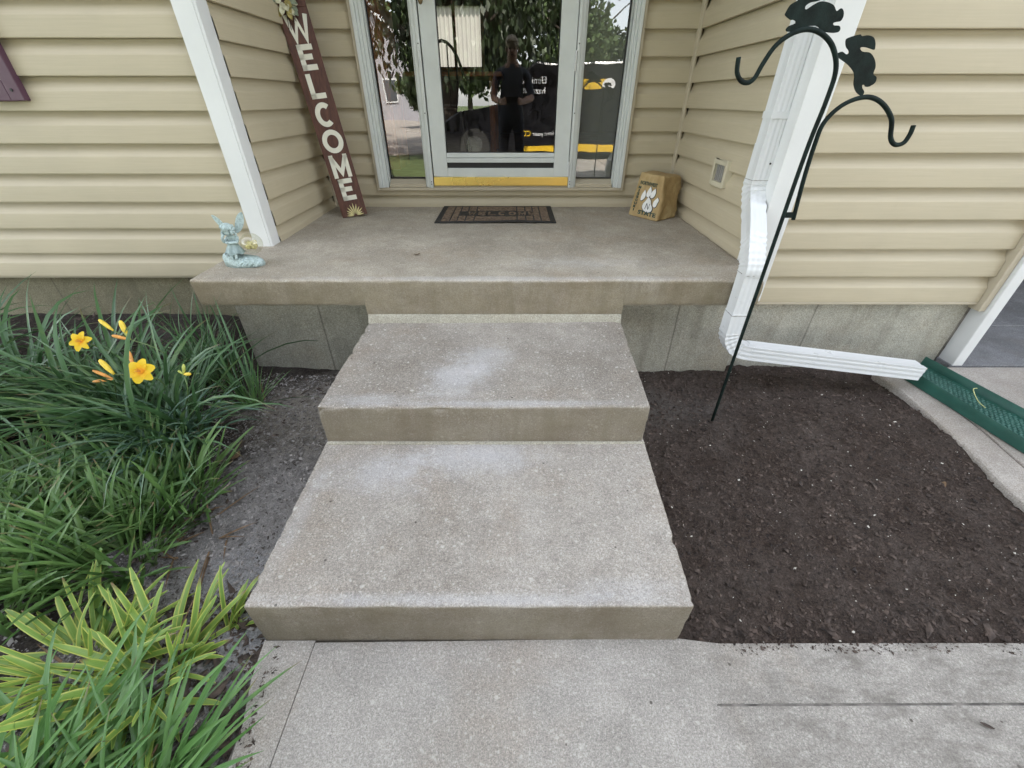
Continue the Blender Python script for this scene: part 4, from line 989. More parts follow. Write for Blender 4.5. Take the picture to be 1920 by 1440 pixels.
FV = [G(fx, .004, .082), G(fx, .003, .105), G(fx, .0, .122), G(fx, -.003, .136), G(fx-.004, -.012, .150), G(fx-.004, -.013, .163),
      G(fx-.022, .0, .124), G(fx-.030, -.020, .108), G(fx-.024, -.032, .132), G(fx-.016, -.026, .146),
      G(fx+.022, .0, .124), G(fx+.030, -.020, .110), G(fx+.004, -.034, .110), G(fx-.016, -.034, .112),
      G(fx-.010, -.016, .078), G(fx-.008, -.034, .066), G(fx-.006, -.040, .046), G(fx-.004, -.047, .042),
      G(fx+.012, -.016, .078), G(fx+.012, -.034, .066), G(fx+.012, -.040, .046), G(fx+.014, -.047, .042)]
FE = [(0,1),(1,2),(2,3),(3,4),(4,5),(2,6),(6,7),(7,8),(8,9),(2,10),(10,11),(11,12),(12,13),(0,14),(14,15),(15,16),(16,17),(0,18),(18,19),(19,20),(20,21)]
FR = [.018,.014,.016,.008,.017,.016,.008,.0065,.006,.006,.008,.0065,.006,.006,.010,.008,.006,.004,.010,.008,.006,.004]
skin_obj('fairy_body', FV, FE, FR, M['fig'], fig)
m = MB(); nsk = 26; vs = []
for i, (z, r_) in enumerate(((.118, .017), (.10, .021), (.085, .030), (.070, .038), (.062, .041))):
    for k in range(nsk):
        a = 2*PI*k/nsk; rr = r_*(1+.10*math.sin(a*7)*(i/4)); vs.append(G(fx+rr*math.cos(a), -.006-.2*rr+rr*.85*math.sin(a), z + (.005*math.sin(a*5) if i == 4 else 0)))
m.open = True; m.add(vs, [(i*nsk+k, i*nsk+(k+1) % nsk, (i+1)*nsk+(k+1) % nsk, (i+1)*nsk+k) for i in range(4) for k in range(nsk)]); m.build('skirt', M['fig'], fig, smooth='all')
m = MB(); m.ellip(G(fx-.004, -.006, .168), (.0255, .025, .022), 16, 10)
for i in range(40):
    a = random.uniform(0, 2*PI); 
    if -2.3 < a-2*PI*(a > PI) < -.85 and i % 3: continue
    z = random.uniform(.135, .175); r_ = .026-.004*((z-.15)/.02)**2*.3; m.ellip(G(fx-.004+r_*math.cos(a), -.004+r_*.95*math.sin(a), z), (.006, .006, .008), 7, 5)
m.build('hair', M['fig'], fig, smooth='all')
for s_ in (-1, 1):
    o2 = [(0, 0), (.012, .018), (.032, .046), (.052, .060), (.066, .062), (.062, .046), (.046, .020), (.022, -.004), (.004, -.012)]
    if s_ > 0: o2 = [(0, 0), (.010, .028), (.024, .056), (.040, .072), (.052, .074), (.052, .052), (.044, .026), (.026, 0), (.006, -.012)]
    pts = [(p.x, p.y) for p in spline([Vector((*p, 0)) for p in o2+[o2[0]]], 4)[:-1]]
    m = MB(); W0 = G(fx-.004+s_*.012, .024, .150); m.prism(pts, lambda a, b: W0+Vector((s_*a, .003+a*.25, b)), lambda a, b: W0+Vector((s_*a, a*.25, b))); m.build('wing', M['fig'], fig, bevel=.001)
gc = G(.058, .006, .098)
m = MB(); m.ellip(gc, (.0455,)*3, 28, 18); m.build('glass_globe', M['globe_glass'], fig, smooth='all')
m = MB()
for i in range(14):
    d = Vector((random.gauss(0, 1), random.gauss(0, 1), random.gauss(0, .8))).normalized()*random.uniform(.008, .022); m.ellip(gc+d+Vector((0, 0, -.006)), (.013, .013, .012), 9, 6)
m.build('globe_filling', plain('pale straw filling', (.50, .44, .21), .8, var=.35, scale=90), fig, smooth='all')

# ------------------------------------------------------------------ strap-leaved plants
def blade_mesh(name, L, W, a0, bend, mat, seg=8, twist=0, pw=1.6, blunt=0):
    vs = []; uvs = []; x = z = 0.0
    for i in range(seg+1):
        s_ = i/seg; th = a0 + bend*s_**pw
        w = W*(.62+.38*sm(s_*3))*((1-s_**4.5*.97)*(1 if s_ < .75 else 1-.35*((s_-.75)/.25)**1.5) if not blunt else max(.12, 1-s_**(6+blunt*6))**.6*(1-.25*s_*s_))
        tw = twist*s_
        for k, c in enumerate((-1, 0, 1)):
            nx, nz = -math.cos(th), math.sin(th)
            off = (-.22*w if k == 1 else 0) + c*w*.5*math.sin(tw)
            vs.append((x - nx*off*-1, c*w*.5*math.cos(tw), z - nz*off*-1*-1 if False else z + nz*off)); uvs.append((k/2, s_))
        x += math.sin(th)*L/seg; z += math.cos(th)*L/seg
    fs = [(i*3+k, i*3+k+1, i*3+k+4, i*3+k+3) for i in range(seg) for k in (0, 1)]
    me = bpy.data.meshes.new(name); me.from_pydata(vs, [], fs); me.materials.append(mat); uvl = me.uv_layers.new()
    for lp in me.loops: uvl.data[lp.index].uv = uvs[lp.vertex_index]
    me.polygons.foreach_set('use_smooth', [True]*len(fs)); return me
def blade_set(mat, n, L, W, a0, bend, tw=.5, seg=8, blunt=0):
    return [blade_mesh('leaf', random.uniform(*L), random.uniform(*W), random.uniform(*a0), random.uniform(*bend), mat, seg, random.uniform(-tw, tw), random.uniform(1.2, 2.2), blunt) for _ in range(n)]
def clump(name, label, cat, x, y, n, meshes, spread=.08, zf=z_left, az=None, azs=9, group=None, sc=(.75, 1.12), tilt=.12):
    t = thing(name, label, cat, (x, y, zf(x, y)), group)
    for i in range(n):
        o = bpy.data.objects.new('leaf', random.choice(B_dead if i % 17 == 16 and n > 60 else meshes)); COL.objects.link(o); o.parent = t
        a = random.uniform(0, 2*PI); r_ = spread*math.sqrt(random.random())
        o.location = (r_*math.cos(a), r_*math.sin(a), -.012)
        az_ = a + random.gauss(0, .6) if az is None else random.gauss(az, azs)
        s_ = random.uniform(*sc); o.scale = (s_, random.uniform(.8, 1.15)*s_, s_)
        o.rotation_euler = (random.gauss(0, tilt), random.gauss(0, tilt), az_)
    return t
B_day = blade_set(M['daylily'], 30, (.36, .64), (.009, .0185), (.12, .6), (1.0, 2.2), tw=1.1)
B_day_low = blade_set(M['daylily'], 28, (.40, .66), (.009, .0185), (.5, 1.05), (.6, 1.5), tw=1.1)
B_blue = blade_set(M['daylily_blue'], 12, (.30, .46), (.013, .017), (.1, .5), (1.3, 2.3))
B_up = blade_set(M['daylily'], 18, (.28, .50), (.007, .011), (.05, .45), (.2, 1.2))
B_fine = blade_set(M['front_leaf'], 16, (.14, .26), (.004, .006), (.25, 1.0), (.1, .7))
B_lir = blade_set(M['liriope'], 30, (.15, .30), (.010, .0145), (.2, 1.05), (.1, 1.3), blunt=.6)
B_var = blade_set(M['variegated'], 30, (.13, .25), (.0135, .0205), (.3, 1.25), (.0, 1.0), blunt=.7)
B_frt = blade_set(M['front_leaf'], 34, (.17, .36), (.009, .0150), (.45, 1.3), (.0, 1.0), tw=1.1)
B_dead = blade_set(M['dead_leaf'], 8, (.12, .24), (.005, .009), (.9, 1.4), (.1, .5))
DG = 'dark daylily clumps in the left bed'
clump('daylily', 'tall dark daylily clump at the left edge, nearest the house foundation', 'daylily', -2.75, 1.62, 120, B_day+B_day_low, .12, group=DG)
clump('daylily', 'arching daylily clump with its yellow flower facing the house wall', 'daylily', -2.18, 1.50, 150, B_day+B_day_low, .11, group=DG)
clump('daylily', 'big daylily fountain sweeping up and right from the left edge of the photo', 'daylily', -2.22, 1.18, 190, B_day, .13, az=.5, azs=1.3, group=DG)
day_fl = clump('daylily', 'broad low daylily clump carrying the open yellow star flower', 'daylily', -1.72, 1.42, 230, B_day_low+B_day, .14, az=PI, azs=1.5, group=DG)
clump('daylily', 'swept-over daylily clump filling the middle of the left bed', 'daylily', -1.42, 1.30, 210, B_day_low+B_day[:10], .13, az=PI, azs=1.6, group=DG)
clump('daylily', 'daylily clump with broad blue-green drooping leaves beside the grey soil', 'daylily', -1.30, 1.18, 95, B_blue+B_day[:6], .11, az=-.3, azs=1.5, group=DG)
clump('daylily', 'tall upright grassy clump beside the porch foundation corner', 'daylily', -1.45, 1.70, 110, B_up, .09, az=2.2, azs=1.5, group=DG, tilt=.2)
clump('grass_tuft', 'fine bright green grass tuft on grey soil by the porch foundation', 'grass tuft', -1.19, 1.54, 70, B_fine+B_up[:4], .05, az=2.6, azs=1.2)
LG = 'green lilyturf clumps in the left bed'
for lab, x, y, n in (('short dense lilyturf clump nearest the grey soil strip', -1.17, .95, 170), ('lilyturf clump right below the arching daylilies', -1.36, .99, 190), ('lilyturf clump under the big daylily fountain at left', -1.66, .97, 190), ('lilyturf clump beside the grey soil, next to the variegated plant', -1.20, .75, 180),
                     ('lilyturf clump in the middle of the short green patch', -1.44, .76, 190), ('lilyturf clump at the left edge above the variegated plant', -1.66, .75, 190), ('small lilyturf clump at the left edge of the patch, closest to the dark mulch', -1.42, .58, 130), ('lilyturf clump farthest left under the fountain leaves', -1.95, .85, 170)):
    clump('lilyturf', lab, 'lilyturf', x, y, n, B_lir, .12, group=LG)
for lab, x, y, n in (('variegated yellow-edged lilyturf clump on dark mulch in the foreground', -.885, .45, 85), ('variegated yellow-edged lilyturf clump cut by the left photo edge', -1.07, .46, 75)):
    clump('variegated_lilyturf', lab, 'lilyturf', x, y, n, B_var, .07, group='yellow-edged lilyturf')
clump('small_shoot', 'few yellow-green shoots bending low over the grey soil', 'seedling', -.76, .56, 12, B_var[:8], .02, az=.6, azs=.5, sc=(.55, .85))
for lab, x, y, n in (('bright green strap-leaved clump whose leaves reach over the walk', -.765, .19, 160), ('bright green strap-leaved clump in the bottom left corner', -.99, .225, 130), ('bright green strap-leaved clump behind the bottom left corner', -.90, .06, 130)):
    clump('strap_leaf_plant', lab, 'plant', x, y, n, B_frt, .08, az=.4, azs=1.5, group='bright green strap-leaved plants in the foreground')
clump('dead_leaves', 'withered brown blades lying at the edge of the lilyturf', 'dead leaves', -1.02, .84, 14, B_dead, .10, az=0, azs=1.2)
# flowers of the daylily
def petal_mesh(L, W, bend, flare):
    vs = []; uvs = []; seg = 6
    for i in range(seg+1):
        s_ = i/seg; w = W*math.sin(PI*min(.965, .10+.86*s_**1.1))**.6; th = flare + bend*s_; r_ = L*s_
        for k, c in enumerate((-1, 0, 1)): vs.append((r_*math.sin(th), c*w*.5, r_*math.cos(th)*.75 + (.12*w*abs(c)) + .001*N(s_*9, c*3))); uvs.append((k/2, s_))
    fs = [(i*3+k, i*3+k+1, i*3+k+4, i*3+k+3) for i in range(seg) for k in (0, 1)]
    me = bpy.data.meshes.new('petal'); me.from_pydata(vs, [], fs); me.materials.append(M['petal']); uvl = me.uv_layers.new()
    for lp in me.loops: uvl.data[lp.index].uv = uvs[lp.vertex_index]
    me.polygons.foreach_set('use_smooth', [True]*len(fs)); return me
PM = [petal_mesh(.044, .036, .55, .85), petal_mesh(.045, .029, .6, .9)]
PMt = [petal_mesh(.043, .028, .9, .35), petal_mesh(.042, .024, .9, .38)]
bed0 = worldloc(day_fl)
def flower(p, dirv, pm, s_=1.0):
    f_ = MB(); f_.tube([Vector((0, 0, -.02)), Vector((0, 0, .004)), Vector((0, 0, .012))], [.003, .005, .010], 8)
    me = f_.build('flower', M['petal']); me.parent = day_fl; me.location = p-bed0; me.rotation_mode = 'QUATERNION'; me.rotation_quaternion = Vector(dirv).to_track_quat('Z', 'Y'); me.scale = (s_,)*3
    for k in range(6):
        o = bpy.data.objects.new('petal', pm[k % 2]); COL.objects.link(o); o.parent = me; o.rotation_euler = (0, 0, k*PI/3+.2); o.location = (0, 0, .004 + .002*(k % 2))
    for k in range(5):
        a = k*2*PI/5; m = MB(); m.tube([(0, 0, .01), (.006*math.cos(a), .006*math.sin(a), .036)], .0008, 5); m.add([], []); o = m.build('stamen', M['wilted']); o.parent = me
def bud(p, dirv, L, r_, mat):
    d = Vector(dirv).normalized(); p = Vector(p); m = MB(); m.tube([p, p+d*L*.15, p+d*L*.4, p+d*L*.75, p+d*L*.95, p+d*L], [r_*.4, r_*.6, r_*.95, r_, r_*.6, r_*.1], 8)
    return m.build('flower_bud', mat, day_fl, smooth='all')
def stalk(pts): m = MB(); m.tube(spline(pts, 5), .0024, 6); m.build('flower_stem', M['stem'], day_fl, smooth='all')
fB = at(267, 697, y=1.27); flower(fB, (.25, -.72, .62), PM, 1.05)
fA = at(157, 641, y=1.46); flower(fA, (.15, -.75, .55), PMt, 1.0)
b0 = worldloc(day_fl)
stalk([b0+Vector((.02, .0, 0)), fB+Vector((-.02, .06, -.12)), fB+Vector((-.01, .02, -.02))])
stalk([b0+Vector((-.2, .1, 0)), fA+Vector((.05, .05, -.14)), fA+Vector((.0, .02, -.02))])
k1 = at(246, 637, y=1.520); stalk([b0+Vector((.12, .25, 0)), at(310, 664, y=1.500), k1])
bud(k1, at(186, 601, y=1.540)-k1, .0, .0, M['bud']) if False else None
a1 = at(213, 620, y=1.530); bud(a1, at(186, 600, y=1.550)-a1, .072, .0085, M['bud']); a2 = at(239, 631, y=1.520); bud(a2, at(226, 603, y=1.540)-a2, .068, .0095, M['bud']); a3 = at(244, 637, y=1.510); bud(a3, at(214, 630, y=1.500)-a3, .060, .0075, M['wilted']); bud(k1, at(226, 617, y=1.510)-k1, .035, .004, M['bud_green'])
stalk([k1, a1]); stalk([k1, a2])
a4 = at(251, 688, y=1.280); bud(a4, at(240, 656, y=1.310)-a4, .062, .0065, M['wilted']); a5 = at(248, 692, y=1.270); bud(a5, at(231, 681, y=1.280)-a5, .036, .0055, M['bud_green']); a6 = at(250, 706, y=1.250); bud(a6, at(240, 702, y=1.250)-a6, .024, .005, M['bud_green'])
a7 = at(214, 702, y=1.270); bud(a7, at(188, 676, y=1.290)-a7, .070, .0095, M['bud']); bud(at(212, 710, y=1.260), at(175, 695, y=1.260)-at(212, 710, y=1.260), .066, .006, M['wilted']); bud(at(213, 711, y=1.250), at(170, 716, y=1.240)-at(213, 711, y=1.250), .072, .0055, M['wilted'])
stalk([fB+Vector((-.01, .02, -.03)), a7]); stalk([b0, at(215, 720, y=1.260), at(213, 711, y=1.250)])
k2 = at(345, 702, y=1.260); stalk([b0+Vector((.3, -.05, 0)), at(352, 740, y=1.240), k2]); bud(k2, at(344, 682, y=1.270)-k2, .040, .0055, M['bud_green']); bud(k2, at(360, 701, y=1.250)-k2, .034, .0065, M['bud']); bud(k2, at(335, 696, y=1.260)-k2, .022, .004, M['bud_green'])

# ------------------------------------------------------------------ small litter
def litter(name, label, cat, p, sx, sy, rz, mat, curl=.3, group=None):
    m = MB(); m.open = True; n = 6; vs = []
    for i in range(n+1):
        s_ = i/n*2-1; w = math.cos(s_*PI/2*.95)**.7
        for c in (-1, 0, 1): vs.append((s_*sx/2, c*w*sy/2, curl*sx*(.5*s_*s_) + .12*sy*abs(c) + .001))
    m.add(vs, [(i*3+k, i*3+k+1, i*3+k+4, i*3+k+3) for i in range(n) for k in (0, 1)])
    o = m.build(name, mat, smooth='all'); o.location = p; o.rotation_euler = (0, 0, rz); return tag(o, label, cat, group)
pz = lambda u, v, z=.5165: at(u, v, z=z)
litter('dead_leaf', 'curled brown dead leaf lying on the porch slab', 'leaf', pz(782, 478, .5175), .03, .018, .4, M['dead_leaf'])
litter('dead_leaf', 'reddish brown dead leaf on the grey soil beside the lilyturf', 'leaf', at(442, 857, z=-.005), .05, .03, 1.4, M['dead_leaf'])
litter('dead_leaf', 'tan curled leaf lying on the dark soil near the driveway', 'leaf', at(1765, 911, z=-.02), .045, .02, .5, M['dead_leaf'])
litter('dead_leaf', 'dark narrow leaf lying on the right-hand walk', 'leaf', at(1850, 1361, z=.003), .026, .008, -.5, M['chip_dark'], .05)
i = 0
for (u, v, r_) in ((1018, 434, .2), (1027, 436, -.3), (1083, 435, .1), (1130, 434, .3), (1142, 437, -.2), (1172, 444, -.4), (1180, 446, 0), (960, 448, .2), (1101, 475, .1), (752, 494, .5), (1230, 473, .2), (763, 461, 0)):
    litter('twig_bit', 'tiny dark plant bit scattered on the porch slab', 'debris', pz(u, v, .519), .012, .0035, r_, M['chip_dark'], .05, 'tiny dark bits scattered on the porch slab')
def chip(label, p, s_, mat, group=None):
    m = MB(); m.ellip((0, 0, 0), (s_, s_*.75, s_*.5), 8, 6); m.v = [(x*(1+.25*N(x, y, z, 170)), y*(1+.3*N(x+3, y, z, 170)), z) for x, y, z in m.v]
    o = m.build('pebble', mat, smooth='all'); o.location = p; o.rotation_euler = (0, 0, random.uniform(0, 6)); return tag(o, label, 'pebble', group)
chip('largest pale pebble on the dark soil bed', at(1678, 792, z=-.03), .010, M['fleck'])
chip('orange-brown pebble on the dark soil near the driveway edge', at(1718, 876, z=-.03), .006, M['wilted'])
for u, v in ((1407, 708), (1690, 832), (1775, 852), (1655, 870), (1732, 912), (1817, 914), (1335, 813), (1420, 742), (1600, 1195-10), (1575, 1202), (1838, 1161), (1590, 976)):
    chip('small white pebble on the dark soil bed', at(u, v, z=-.03), random.uniform(.0032, .006), M['fleck'], 'small white pebbles on the dark soil')
gs = MB(); gs.tube(spline([at(1832, 728, z=.07), at(1825, 731, z=.075), at(1834, 752, z=.04), at(1848, 765, z=.025)], 5), .0018, 5); tag(gs.build('straw_blade', plain('dry straw', (.45, .47, .20), .6)), 'pale bent straw blade caught on the green splash block', 'straw')

# ------------------------------------------------------------------ street side: what the door glass mirrors, plus two added sky-blocking trees
def leaf_cloud(mb_v, mb_f, c, r, n, s_, r_gen, droop=.0):
    for _ in range(n):
        d = r_gen.normal(0, 1, 3); d /= np.linalg.norm(d); p = np.array(c)+d*np.array(r)*(r_gen.random()**.45)
        a = r_gen.normal(0, 1, 3); a /= np.linalg.norm(a); b = np.cross(a, r_gen.normal(0, 1, 3)); b /= np.linalg.norm(b)
        if droop: a = a*.4+np.array([0, 0, -1])*droop; a /= np.linalg.norm(a)
        k = len(mb_v); l_, w_ = s_*(.6+.8*r_gen.random()), s_*.32
        for q_ in (p, p+a*l_*.5+b*w_, p+a*l_, p+a*l_*.5-b*w_): mb_v.append(tuple(q_))
        mb_f.append((k, k+1, k+2, k+3))
leafm = plain('tree leaves', (.032, .050, .018), .5, var=.4, scale=3); barkm = plain('bark', (.09, .07, .055), .9, var=.4, scale=12, bump=.8)
leafm2 = plain('bright tree leaves', (.07, .105, .035), .5, var=.4, scale=2)
def tree(label, x, y, h, cr, trunk_r, nclump, nleaf, ls, seed, lean=(0, 0), droop=0, low=.3, mat=None, group=None):
    r_ = np.random.default_rng(seed); t = thing('tree', label, 'tree', (x, y, -.14), group)
    m = MB(); top = Vector((x+lean[0], y+lean[1], h*.75)); base = Vector((x, y, -.2)); m.tube(spline([base, base.lerp(top, .35)+Vector((.1*lean[0], 0, 0)), base.lerp(top, .7), top], 5), list(np.linspace(trunk_r, trunk_r*.3, 16)), 9)
    V, Fc = [], []
    for k in range(nclump):
        a = r_.uniform(0, 2*PI); rad = cr*math.sqrt(r_.random()); z = h*(low+(1-low)*r_.random()); rad *= max(.3, 1-abs((z/h-low)/(1-low)-.4)*1.1)
        c = Vector((x+lean[0]*z/h+rad*math.cos(a), y+lean[1]*z/h+rad*math.sin(a), z)); s0 = base.lerp(top, min(.95, max(.25, z/h*.8)))
        m.tube(spline([s0, s0.lerp(c, .5)+Vector((0, 0, .25)), c], 3), [trunk_r*.28]*3+[trunk_r*.16]*3+[trunk_r*.06], 5)
        leaf_cloud(V, Fc, c, (cr*.26, cr*.26, h*.10), nleaf, ls, r_, droop)
    m.build('trunk', barkm, t, smooth='all')
    me = bpy.data.meshes.new('crown'); me.from_pydata([tuple(Vector(v)-Vector((x, y, -.14))) for v in V], [], Fc); me.materials.append(mat or leafm); o = bpy.data.objects.new('crown', me); COL.objects.link(o); o.parent = t; return t
tree('big shade tree with drooping leaves and a leaning trunk, mirrored in the door glass', -1.75, -5.6, 8.5, 4.6, .26, 95, 260, .17, 3, (.9, 0), .9, .23)
tree('added broad tree on the lawn left of the drive, blocking low sky light', -8.5, -7.5, 9, 4.6, .25, 70, 230, .22, 21, (0, 0), .5, .25)  # tree added to cut the low sky light from the front
tree('added broad tree beside the far side of the drive, blocking low sky light', 7.5, -9.5, 9.5, 4.8, .27, 80, 240, .22, 22, (0, 0), .5, .22)  # second added tree, dims the low sky on the right
TG = 'trees beyond the lawn'
for i, (x, y, h, cr, lab) in enumerate(((-13, -34, 11, 5, 'far tree left of the grey house, mirrored in the left sidelight'), (-4, -42, 12, 6, 'far tree standing right of the grey house'), (6, -38, 13, 6, 'far round tree mirrored in the right sidelight'), (16, -34, 11, 6, 'far tree at the right end of the tree row'), (-4.3, -19, 3.6, 1.3, 'small bright green tree on the sunny lawn'))):
    tree(lab, x, y, h, cr, .28 if h > 5 else .1, 40, 260, .5 if h > 5 else .16, 10+i, mat=leafm2, low=.2, group=TG)
nb = thing('neighbour_house', 'grey neighbouring house with a white gable, mirrored in the left sidelight', 'house', (-10, -29, -.14))
greyw = plain('grey siding', (.33, .32, .34), .7)
m = MB(); m.box((-14, -36, -.14), (-6.4, -29, 3.6)); m.build('wall', greyw, nb)
m = MB(); m.add([(-14, -29, 3.6), (-6.4, -29, 3.6), (-10.2, -29, 6.6), (-14, -36, 3.6), (-6.4, -36, 3.6), (-10.2, -36, 6.6)], [(0, 1, 2), (3, 5, 4)]); m.build('gable', greyw, nb)
m = MB()
for s_ in (-1, 1):
    e = Vector((-10.2+s_*4.3, 0, 3.2)); a = Vector((-10.2, 0, 6.75)); m.hexa([(e.x, -36.3, e.z), (e.x, -28.6, e.z), (a.x, -28.6, a.z), (a.x, -36.3, a.z), (e.x, -36.3, e.z+.2), (e.x, -28.6, e.z+.2), (a.x, -28.6, a.z+.2), (a.x, -36.3, a.z+.2)])
m.build('roof', plain('white roof edge', (.7, .7, .7), .7), nb)
for x in (-12.4, -8.4):
    m = MB(); m.box((x-.5, -28.98, 1.0), (x+.5, -28.9, 2.4)); w_ = m.build('window', M['white'], nb); m = MB(); m.box((x-.42, -28.9, 1.08), (x+.42, -28.88, 2.32)); m.build('pane', plain('far pane', (.05, .06, .07), .1), w_)
van = thing('work_van', 'dark work van with white and yellow lettering, mirrored in the door glass', 'van', (1.6, -5.0, -.05))
vz = -.05; side = [(-1.55, .17), (-1.6, .75), (-1.2, 1.0), (-.35, 1.12), (.25, 1.72), (.5, 1.86), (4.4, 1.9), (4.55, 1.75), (4.6, .17)]
dark_paint = plain('black van paint', (.012, .012, .014), .18, var=.1)
m = MB(); m.prism(side, lambda a, b: (a, -6.6, b+vz), lambda a, b: (a, -4.7, b+vz)); m.build('body', dark_paint, van, bevel=.04)
for pts in ([(-.2, 1.14), (.02, 1.42), (.10, 1.44), (.10, 1.14)], [(2.5, 1.14), (2.5, 1.66), (3.4, 1.68), (3.4, 1.14)]):
    m = MB(); m.prism(pts, lambda a, b: (a, -4.71, b+vz), lambda a, b: (a, -4.692, b+vz)); m.build('window', plain('van glass', (.03, .035, .04), .05), van)
for x in (-.85, 3.5):
    m = MB(); m.tube([(x, -4.95, vz+.34), (x, -4.68, vz+.34)], .34, 20); w_ = m.build('wheel', M['rubber'], van); m = MB(); m.tube([(x, -4.7, vz+.34), (x, -4.67, vz+.34)], .19, 14); m.build('rim', plain('rim', (.4, .4, .42), .3, .9), w_)
yel = plain('yellow vinyl', (.75, .48, .03), .4); whv = plain('white vinyl', (.8, .8, .8), .4)
m = MB(); m.prism([(.1, .21), (2.6, .19), (2.6, .33), (1.4, .34), (.1, .31)], lambda a, b: (a, -4.70, b+vz), lambda a, b: (a, -4.694, b+vz)); m.build('stripe', yel, van)
m = MB(); m.prism([(1.45, 1.40), (2.05, 1.40), (2.05, 1.60), (1.45, 1.60)], lambda a, b: (a, -4.70, b+vz), lambda a, b: (a, -4.694, b+vz)); m.build('stripe', yel, van)
vt = lambda a, b: (a, -4.691, b+vz)
# seen from the house the van side reads with +x running left, so text runs along -x
vtx = lambda a, b: (-a, -4.691, b+vz)
text_on('Eliminate', vtx, -.72, -.14, 1.48, 1.60, 'lettering', whv, van, .01)
text_on('hazards', vtx, -.70, -.22, 1.32, 1.43, 'lettering', whv, van, .01)
text_on('and level your', vtx, -1.12, -.46, .50, .60, 'lettering', whv, van, .01)
text_on('CON', vtx, -.43, -.14, .50, .62, 'lettering', yel, van, .02)
m = MB(); m.prism([(2.1+.16*math.cos(a), 1.49+.12*math.sin(a)) for a in np.linspace(0, 2*PI, 17)[:-1]], lambda a, b: (a, -4.70, b+vz), lambda a, b: (a, -4.692, b+vz)); m.build('emblem', whv, van)
m = MB(); m.hexa([(-.25, -4.7, vz+1.12), (-.05, -4.7, vz+1.12), (-.05, -4.52, vz+1.12), (-.25, -4.52, vz+1.12), (-.25, -4.7, vz+1.3), (-.05, -4.7, vz+1.3), (-.05, -4.52, vz+1.3), (-.25, -4.52, vz+1.3)]); m.build('mirror', dark_paint, van, bevel=.03)

# ------------------------------------------------------------------ the person taking the picture, mirrored in the glass
pe = thing('person', 'person in grey shirt and dark trousers holding up a phone on the front walk', 'person', (0, -.42, 0))
Y0 = -.42
BV = [(0, Y0, .95), (0, Y0, 1.12), (0, Y0+.01, 1.32), (0, Y0+.01, 1.46), (0, Y0+.02, 1.55), (0, Y0+.03, 1.62), (0, Y0+.035, 1.72),
      (-.19, Y0, 1.42), (-.25, Y0+.08, 1.17), (-.13, Y0+.33, 1.13), (-.105, Y0+.38, 1.135), (.19, Y0, 1.42), (.25, Y0+.08, 1.17), (.13, Y0+.33, 1.13), (.105, Y0+.38, 1.135),
      (-.10, Y0, .90), (-.11, Y0+.02, .50), (-.12, Y0-.01, .09), (-.13, Y0+.15, .045), (.10, Y0, .90), (.11, Y0+.02, .50), (.12, Y0-.01, .09), (.13, Y0+.15, .045)]
BE = [(0,1),(1,2),(2,3),(3,4),(4,5),(5,6),(3,7),(7,8),(8,9),(9,10),(3,11),(11,12),(12,13),(13,14),(0,15),(15,16),(16,17),(17,18),(0,19),(19,20),(20,21),(21,22)]
BR = [(.16,.12),(.15,.11),(.17,.12),(.10,.09),.058,(.075,.09),(.07,.085),.065,.048,.032,.035,.065,.048,.032,.035,.09,.062,.045,.035,.09,.062,.045,.035]
skinm = plain('skin', (.30, .18, .125), .55); shirt = plain('grey shirt', (.05, .055, .065), .9); trous = plain('dark trousers', (.03, .032, .04), .9); shoe = plain('dark shoes', (.02, .02, .02), .6)
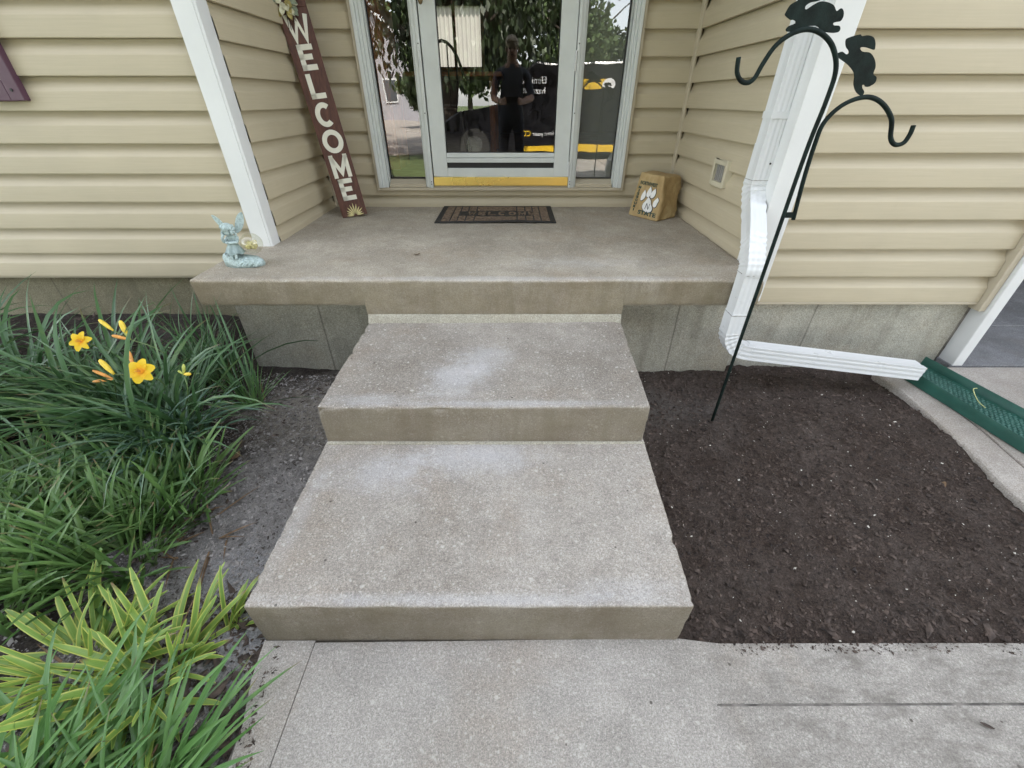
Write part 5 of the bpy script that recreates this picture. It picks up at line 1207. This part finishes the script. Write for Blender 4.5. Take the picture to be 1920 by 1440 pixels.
# fingers: short chains rooted in each palm
bi = len(BV)
for s_ in (-1, 1):
    palm = 10 if s_ < 0 else 14
    for k in range(4):
        z = 1.165-.018*k; c = [(s_*.098, Y0+.405, z), (s_*.085, Y0+.422-.002*k, z), (s_*(.062+.004*abs(k-1)), Y0+.424, z)]
        BV += c; BE += [(palm, bi), (bi, bi+1), (bi+1, bi+2)]; BR += [.0095, .009, .008]; bi += 3
    BV += [(s_*.098, Y0+.375, 1.17), (s_*.076, Y0+.378, 1.175)]; BE += [(palm, bi), (bi, bi+1)]; BR += [.011, .009]; bi += 2
body = skin_obj('body', [Vector(v) for v in BV], BE, BR, [shirt, skinm, trous, shoe], pe)
for p_ in body.data.polygons:
    c = p_.center + Vector((0, Y0, 0)); fy = c.y-Y0
    p_.material_index = 1 if (c.z > 1.50 or (fy > .12 and c.z > 1.0)) else (0 if c.z > .93 else (2 if c.z > .10 else 3))
m = MB(); m.ellip((0, Y0+.04, 1.735), (.085, .105, .075), 16, 8); m.box((-.06, Y0+.12, 1.735), (.06, Y0+.21, 1.745)); m.build('cap', plain('tan cap', (.30, .26, .2), .9), pe, smooth=True)
m = MB(); m.ellip((0, Y0+.128, 1.655), (.012, .022, .02)); m.build('nose', skinm, pe, smooth='all')
m = MB(); m.ellip((-.03, Y0+.112, 1.675), (.012, .008, .008)); m.ellip((.03, Y0+.112, 1.675), (.012, .008, .008)); m.ellip((0, Y0+.112, 1.615), (.022, .008, .006)); m.build('eyes_and_mouth', M['black_paint'], pe, smooth='all')
m = MB(); m.ellip((-.078, Y0+.035, 1.665), (.01, .018, .028)); m.ellip((.078, Y0+.035, 1.665), (.01, .018, .028)); m.build('ears', skinm, pe, smooth='all')
ph = thing('phone', 'dark phone held sideways in the photographer\'s hands', 'phone', (0, -.016, 1.14))
fw = Vector((0, math.cos(P), -math.sin(P))); upv = Vector((0, math.sin(P), math.cos(P))); pc = Vector((0, 0, H))-fw*.022
pts = [pc+Vector((sx*.074, 0, 0))+upv*(sz*.036)+fw*(d*.004) for d in (-1, 1) for sx, sz in ((-1, -1), (1, -1), (1, 1), (-1, 1))]
m = MB(); m.hexa(pts); m.build('case', M['black_paint'], ph, bevel=.003)
m = MB(); m.tube([pc+Vector((.05, 0, .015))+fw*.004, pc+Vector((.05, 0, .015))+fw*.007], .008, 12); m.build('lens', M['dark'], ph)
